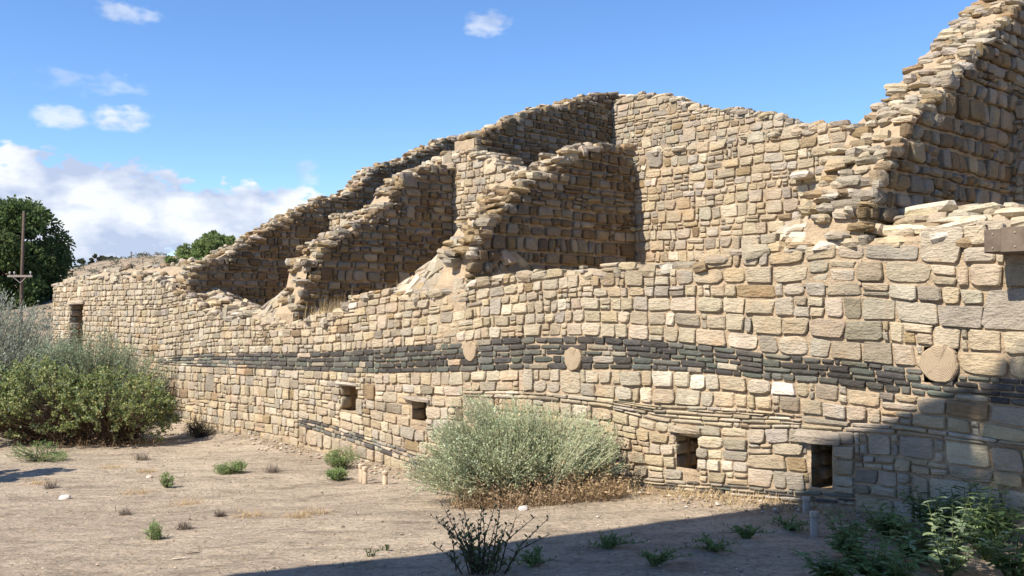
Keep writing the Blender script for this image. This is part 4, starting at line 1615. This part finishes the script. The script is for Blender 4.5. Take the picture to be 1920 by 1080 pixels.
def build_small():
    r = random.Random(3)
    V = Vector
    for px, py, h, lab in ((684, 908, 0.185, 'taller pipe stub of the close pair on the sunlit dirt'), (677, 903, 0.19, 'rear pipe stub of the close pair, half hidden'),
                           (722, 909, 0.14, 'shorter pipe stub standing alone right of the close pair'),
                           (1512, 962, 0.12, 'grey post stub close to the wall in shade'), (1527, 1005, 0.165, 'grey post stub among weeds in front of the other one')):
        p = gpoint(px, py)
        root = thing('pipe_stub', lab, 'post', p, 'short pipe stubs in the ground')
        col = (0.46, 0.36, 0.25) if px < 1000 else (0.33, 0.29, 0.24)
        a = Acc()
        w = 0.027
        lathe(a, p, [(w, -0.05), (w, h * 0.8)], col)
        a.build('shaft', M_WOOD, root, True)
        a = Acc()
        lathe(a, p, [(w, h * 0.8), (w + 0.006, h * 0.805), (w + 0.006, h * 0.97), (w + 0.002, h), (w * 0.5, h + 0.003)], (col[0] * 1.2, col[1] * 1.2, col[2] * 1.2))
        a.build('cap', M_WOOD, root)
    # white stone and other loose stones on the dirt
    for px, py, sz, c, lab in ((122, 936, 0.055, (0.72, 0.68, 0.62), 'white stone lying on the left dirt'), (981, 957, 0.05, (0.6, 0.55, 0.48), 'pale stone at the foot of the big bush'),
                               (280, 896, 0.035, (0.66, 0.6, 0.52), 'small flat pale stone on the middle left dirt')):
        p = gpoint(px, py)
        vf = block(p + V((0, 0, sz * 0.25)), V((sz, 0.01, 0)), V((0, sz * 0.7, 0)), V((0, 0.01, sz * 0.5)), r, 3.0, 0.2)
        a = Acc()
        a.add(vf[0], vf[1], c)
        o = a.build('ground_stone', M_STONE, None, True, None, p)
        tag(o, lab, 'stone', 'loose stones on the dirt')
    for px, py, L, an, c, lab in ((340, 1050, 0.12, 0.1, (0.6, 0.52, 0.4), 'pale stick lying in the left foreground'), (362, 1040, 0.09, 0.4, (0.18, 0.14, 0.1), 'short dark stick beyond the pale stick')):
        p = gpoint(px, py) + V((0, 0, 0.008))
        a = Acc()
        d = V((math.cos(an), math.sin(an), 0.02))
        tube(a, [p - d * L * .5, p + V((0, 0.004, 0.003)), p + d * L * .5], [0.005, 0.006, 0.003], c, 6)
        tag(a.build('stick', M_WOOD, None, True, None, p), lab, 'stick')
    # two short steel box beams poking out of the wall at the right edge
    zc, zh = (BEAM_Z[0] + BEAM_Z[1]) / 2, (BEAM_Z[1] - BEAM_Z[0]) / 2
    s0, sm = BEAM_S[0], on_front(1880, 450, -0.3)[0]
    for (a0, a1, out, dz, lab) in ((s0, sm, 0.30, 0.0, 'left steel box beam end, brown and weathered, jutting from the wall top'), (sm + 0.004, BEAM_S[1] - 0.005, 0.345, 0.006, 'right steel box beam end, its shaded side at the picture edge')):
        root = thing('steel_beam', lab, 'beam', stz((a0 + a1) / 2, -out, zc), 'steel beams jutting from the wall')
        a = Acc()
        box(a, stz((a0 + a1) / 2, (-out + 0.5) / 2, zc), DF * (a1 - a0) / 2, BK * (out + 0.5) / 2, V((0, 0, zh + dz)), (0.12, 0.093, 0.07), 0.003)
        a.build('box_section', M_STEEL, root)
        a = Acc()
        box(a, stz((a0 + a1) / 2, -out - 0.004, zc), DF * ((a1 - a0) / 2 - 0.006), BK * 0.0035, V((0, 0, zh + dz - 0.006)), (0.15, 0.115, 0.085), 0.001)
        a.build('end_plate', M_STEEL, root)
        for q in (-0.6, 0.6):
            a = Acc()
            box(a, stz((a0 + a1) / 2, -out - 0.010, zc + q * zh), DF * 0.006, BK * 0.003, V((0, 0, 0.006)), (0.3, 0.25, 0.2), 0.002)
            a.build('rivet', M_STEEL, root)


build_small()


# ------------------------------------------------------------------ trees, poles and the far hillside
def tree(name, label, base, h, crown, nblob, nleaf, leafsz, cols, r, trunk_r=0.25, cat='tree', split=0.3):
    """crown: (rx, ry, rz, centre height). limbs reach to clumps spread through the crown, leaves gather round each clump"""
    root = thing(name, label, cat, base)
    tk, lf = Acc(), Acc()
    rx, ry, rz, cz = crown
    fork = base + Vector((0, 0, h * split))
    tube(tk, [base - Vector((0, 0, 0.3)), base + Vector((0.05, 0, h * split * 0.5)), fork, base + Vector((0.1, 0, cz))], [trunk_r * 1.2, trunk_r, trunk_r * 0.8, trunk_r * 0.3], (0.16, 0.125, 0.09), 9)
    for i in range(nblob):
        d = rdir(r, -0.75)
        q = r.uniform(0.45, 1.0) ** 0.6
        c = base + Vector((0, 0, cz)) + Vector((d.x * rx, d.y * ry, d.z * rz)) * q
        br = r.uniform(0.13, 0.24) * (rx + rz) * 0.5
        mid = fork.lerp(c, 0.55) + Vector((0, 0, 0.08 * h))
        tube(tk, [fork, mid, c], [trunk_r * 0.35, trunk_r * 0.18, trunk_r * 0.05], (0.17, 0.135, 0.10), 5)
        tint = r.uniform(0.75, 1.2)
        for k in range(nleaf):
            e = rdir(r)
            p = c + Vector((e.x, e.y, e.z * 0.75)) * br * (r.random() ** 0.45) * (1 + 0.35 * nz(e.x * 3 + i, e.y * 3, e.z * 3))
            cc = vary(r, r.choice(cols), 0.2)
            quadleaf(lf, p, (e + rdir(r) * 0.8), rdir(r), leafsz * r.uniform(0.7, 1.3), leafsz * r.uniform(0.5, 0.9), (cc[0] * tint, cc[1] * tint, cc[2] * tint), 0.1)
    tk.build('trunk', M_BARK, root, True)
    lf.build('crown', M_LEAF, root, False, 'stuff')
    return root


def build_far():
    r = random.Random(44)
    V = Vector
    gcol = [(0.095, 0.14, 0.05), (0.125, 0.175, 0.06), (0.15, 0.20, 0.075), (0.07, 0.11, 0.04)]
    # cottonwood at the left edge
    x = (6 - 960) / FPX * 58
    b = V((x, 58, ground_z(x, 58)))
    tree('cottonwood_tree', 'big dark green broadleaf tree at the left edge behind the pole', b, 8.2 - b.z, (3.4, 3.0, 4.4, 4.3 - b.z), 160, 300, 0.21, gcol, r, 0.35)
    x = (-95 - 960) / FPX * 62
    b = V((x, 62, ground_z(x, 62)))
    tree('cottonwood_tree', 'second broadleaf tree beyond the left edge, behind the big one', b, 8.6 - b.z, (3.2, 3.0, 3.9, 5.0 - b.z), 45, 260, 0.22, gcol, r, 0.35)
    x = (392 - 960) / FPX * 34
    b = V((x, 34, ground_z(x, 34)))
    wc = [(0.22, 0.28, 0.10), (0.26, 0.32, 0.13), (0.17, 0.23, 0.08)]
    tree('willow_tree', 'light green feathery tree showing above the stepped left wall', b, 4.5 - b.z, (1.15, 0.9, 0.95, 3.4 - b.z), 60, 260, 0.10, wc, r, 0.12)
    x = (345 - 960) / FPX * 33
    b = V((x, 33, ground_z(x, 33)))
    tree('willow_shrub', 'low light green thicket left of the feathery tree, above the wall', b, 3.4 - b.z, (0.75, 0.8, 0.6, 2.85 - b.z), 30, 200, 0.11, wc, r, 0.08)
    q = gpoint(30, 889)
    b = q + SH * 2.1
    b = V((b.x, b.y, ground_z(b.x, b.y)))
    tree('juniper_tree', 'bushy juniper just beyond the left edge, throwing shade onto the dirt', b, 2.4, (0.45, 0.45, 0.5, 2.1), 24, 110, 0.08, [(0.09, 0.12, 0.06)], r, 0.07)
    # scrub along the hill crest, dark and rounded
    for i, (px, py, D, w_, lab) in enumerate(((157, 512, 95, 0.75, 'dark rounded juniper on the hill crest, leftmost of three'), (182, 509, 98, 0.9, 'dark rounded juniper on the hill crest, middle of three'), (208, 506, 100, 0.5, 'small dark juniper on the hill crest, rightmost of three'))):
        x = (px - 960) / FPX * D
        b = V((x, D, ground_z(x, D)))
        tree('juniper_shrub', lab, b, w_ * 1.5, (w_, w_, w_ * 0.7, w_ * 0.65), 16, 90, 0.16, [(0.07, 0.085, 0.045), (0.09, 0.10, 0.055)], r, 0.08)
    # scrub dotted over the slope
    a = Acc()
    for i in range(420):
        D = r.uniform(28, 110)
        px = r.uniform(-150, 520)
        x = (px - 960) / FPX * D
        sz = r.uniform(0.15, 0.45)
        c = V((x, D, ground_z(x, D)))
        col = r.choice(((0.17, 0.165, 0.115), (0.21, 0.20, 0.15), (0.14, 0.14, 0.09)))
        for k in range(34):
            e = rdir(r, -0.1)
            quadleaf(a, c + V((e.x, e.y, e.z * 0.7)) * sz * r.uniform(0.3, 1), e + rdir(r), rdir(r), 0.14, 0.08, vary(r, col, 0.25))
    o = a.build('hillside_scrub', M_LEAF, None, False, 'stuff')
    tag(o, 'grey-green low scrub dotted over the far hillside', 'scrub')
    # utility pole
    D = 38
    x = (39 - 960) / FPX * D
    b = V((x, D, ground_z(x, D)))
    top = 1.6 + (HORIZON - 396) / FPX * D
    root = thing('utility_pole', 'brown wooden utility pole with one low crossarm before the big tree', 'pole', b)
    a = Acc()
    tube(a, [b - V((0, 0, 0.4)), V((b.x + 0.03, b.y, (b.z + top) / 2)), V((b.x + 0.08, b.y, top))], [0.075, 0.065, 0.05], (0.11, 0.08, 0.06), 10)
    a.build('shaft', M_BARK, root, True)
    za = 1.6 + (HORIZON - 518) / FPX * D
    a = Acc()
    box(a, V((b.x + 0.03, b.y - 0.14, za)), V((0.47, 0, 0)), V((0, 0.045, 0)), V((0, 0, 0.04)), (0.30, 0.26, 0.22))
    a.build('crossarm', M_WOOD, root)
    for sg in (-1, 1):
        a = Acc()
        tube(a, [V((b.x + 0.03 + sg * 0.25, b.y - 0.17, za - 0.04)), V((b.x + 0.03, b.y - 0.12, za - 0.26))], [0.015, 0.015], (0.35, 0.31, 0.27), 6)
        a.build('brace', M_WOOD, root)
    for q in (-0.4, -0.22, 0.4):
        a = Acc()
        lathe(a, V((b.x + 0.03 + q, b.y - 0.14, za + 0.05)), [(0.012, 0), (0.012, 0.05), (0.035, 0.06), (0.035, 0.11), (0.015, 0.13)], (0.5, 0.48, 0.45), 8)
        a.build('insulator', M_WOOD, root)
    # thin mast and stub on the hill
    for px, y0, y1, D, rr, lab in ((245, 472, 504, 92, 0.055, 'thin tall mast standing on the hill crest'), (278, 494, 506, 92, 0.10, 'short dark post on the hill crest right of the mast')):
        x = (px - 960) / FPX * D
        gz = ground_z(x, D)
        zt = 1.6 + (HORIZON - y0) / FPX * D
        root = thing('hill_post', lab, 'post', V((x, D, gz)))
        a = Acc()
        lathe(a, V((x, D, gz - 0.3)), [(rr * 1.2, 0), (rr, (zt - gz) * 0.6), (rr * 0.8, zt - gz + 0.3)], (0.24, 0.22, 0.2), 8)
        a.build('shaft', M_WOOD, root)
        a = Acc()
        lathe(a, V((x, D, zt - 0.12)), [(rr * 1.5, 0), (rr * 1.5, 0.12), (rr, 0.14)], (0.2, 0.19, 0.18), 8)
        a.build('cap', M_WOOD, root)


build_far()


# ------------------------------------------------------------------ what casts the foreground shade, beside the photographer
def build_shade():
    V = Vector
    H = 6.2

    def up(px, py, wall=False, h=H):
        if wall:
            s, z = on_front(px, py)
            p = stz(s, 0, z)
        else:
            p = gpoint(px, py)
        k = (h - p.z) / SUN.z
        return p + SUN * k
    e0 = up(430, 1080)
    e1 = up(1400, 958)
    d = (e1 - e0).normalized()
    w1 = up(1540, 885, True)
    w2 = up(1752, 795, True)
    w2b = up(1828, 765, True)
    w3 = up(1828, 990, True)
    g4 = up(1735, 1080)
    poly = [e0 - d * 3.0, e1 + d * 0.15, w1, w2, w2b, w3, g4, g4 - V((-0.6, 6.5, 0)), e0 - d * 3.0 + V((1.2, -8.4, 0))]
    root = thing('shade_roof', 'unseen flat shelter roof beside the photographer, shaped to block light on the foreground', 'shelter', V((e0.x, e0.y, 0)))  # unseen roof, outline fitted to the shade and enlarged to block sky
    a = Acc()
    n = len(poly)
    vs = [V((p.x, p.y, H)) for p in poly] + [V((p.x, p.y, H + 0.18)) for p in poly]
    fs = [tuple(range(n)), tuple(reversed(range(n, 2 * n)))] + [(i, (i + 1) % n, n + (i + 1) % n, n + i) for i in range(n)]
    a.add(vs, fs, (0.3, 0.24, 0.18))
    a.build('roof_deck', M_PLASTER, root)
    q0, q1 = poly[-2], poly[-1]
    a = Acc()
    box(a, V(((q0.x + q1.x) / 2, (q0.y + q1.y) / 2 + 0.3, H / 2)), (V((q1.x, q1.y, 0)) - V((q0.x, q0.y, 0))) * 0.48, V((0, 0.08, 0)), V((0, 0, H / 2)), (0.3, 0.22, 0.15))
    a.build('sky_block_panel', M_PLASTER, root)  # unseen panel added to cut sky light on the shaded wall
    for p in (e0 - d * 2.6 + V((0.5, -0.6, 0)), e0 + V((0.4, -0.6, 0)), e0 - d * 2.2 + V((1.2, -2.9, 0)), g4 + V((-0.6, -1.3, 0))):
        a = Acc()
        lathe(a, V((p.x, p.y, ground_z(p.x, p.y) - 0.2)), [(0.09, 0), (0.085, H + 0.19)], (0.3, 0.22, 0.15), 10)
        a.build('post', M_WOOD, root, True)
    print('SHADE', [tuple(round(c, 2) for c in p) for p in poly])
    # a young tree over its corner dapples the wall
    r = random.Random(8)
    TH = 7.4
    c = up(1850, 850, True, TH)
    foot = V((c.x - 0.8, c.y - 2.6, ground_z(c.x - 0.8, c.y - 2.6)))
    root = thing('shade_tree', 'leafy tree standing beside the photographer, dappling the wall', 'tree', foot)
    tk, lf = Acc(), Acc()
    fork = foot + V((0.1, 0.3, 4.4))
    tube(tk, [foot, foot + V((0.1, 0.1, 2.2)), fork], [0.16, 0.13, 0.09], (0.2, 0.16, 0.12), 8)
    for px, py, br in ((1915, 738, 0.18), (1935, 775, 0.24), (1885, 782, 0.16), (1850, 780, 0.12), (1905, 815, 0.12), (1870, 905, 0.14), (1820, 935, 0.16), (1910, 930, 0.10), (1930, 850, 0.08), (1960, 820, 0.2), (1850, 985, 0.2), (1920, 1000, 0.2)):
        q = up(px, py, True, TH + r.uniform(-0.5, 0.5))
        tube(tk, [fork, fork.lerp(q, 0.5) + V((0, 0, 0.35)), q], [0.05, 0.03, 0.008], (0.2, 0.16, 0.12), 5)
        for k in range(int(120 * br / 0.12)):
            e = rdir(r)
            quadleaf(lf, q + e * br * r.random() ** 0.5, e + rdir(r), rdir(r), 0.075, 0.05, vary(r, (0.12, 0.17, 0.06)))
    tk.build('trunk', M_BARK, root, True)
    lf.build('crown', M_LEAF, root, False, 'stuff')


build_shade()
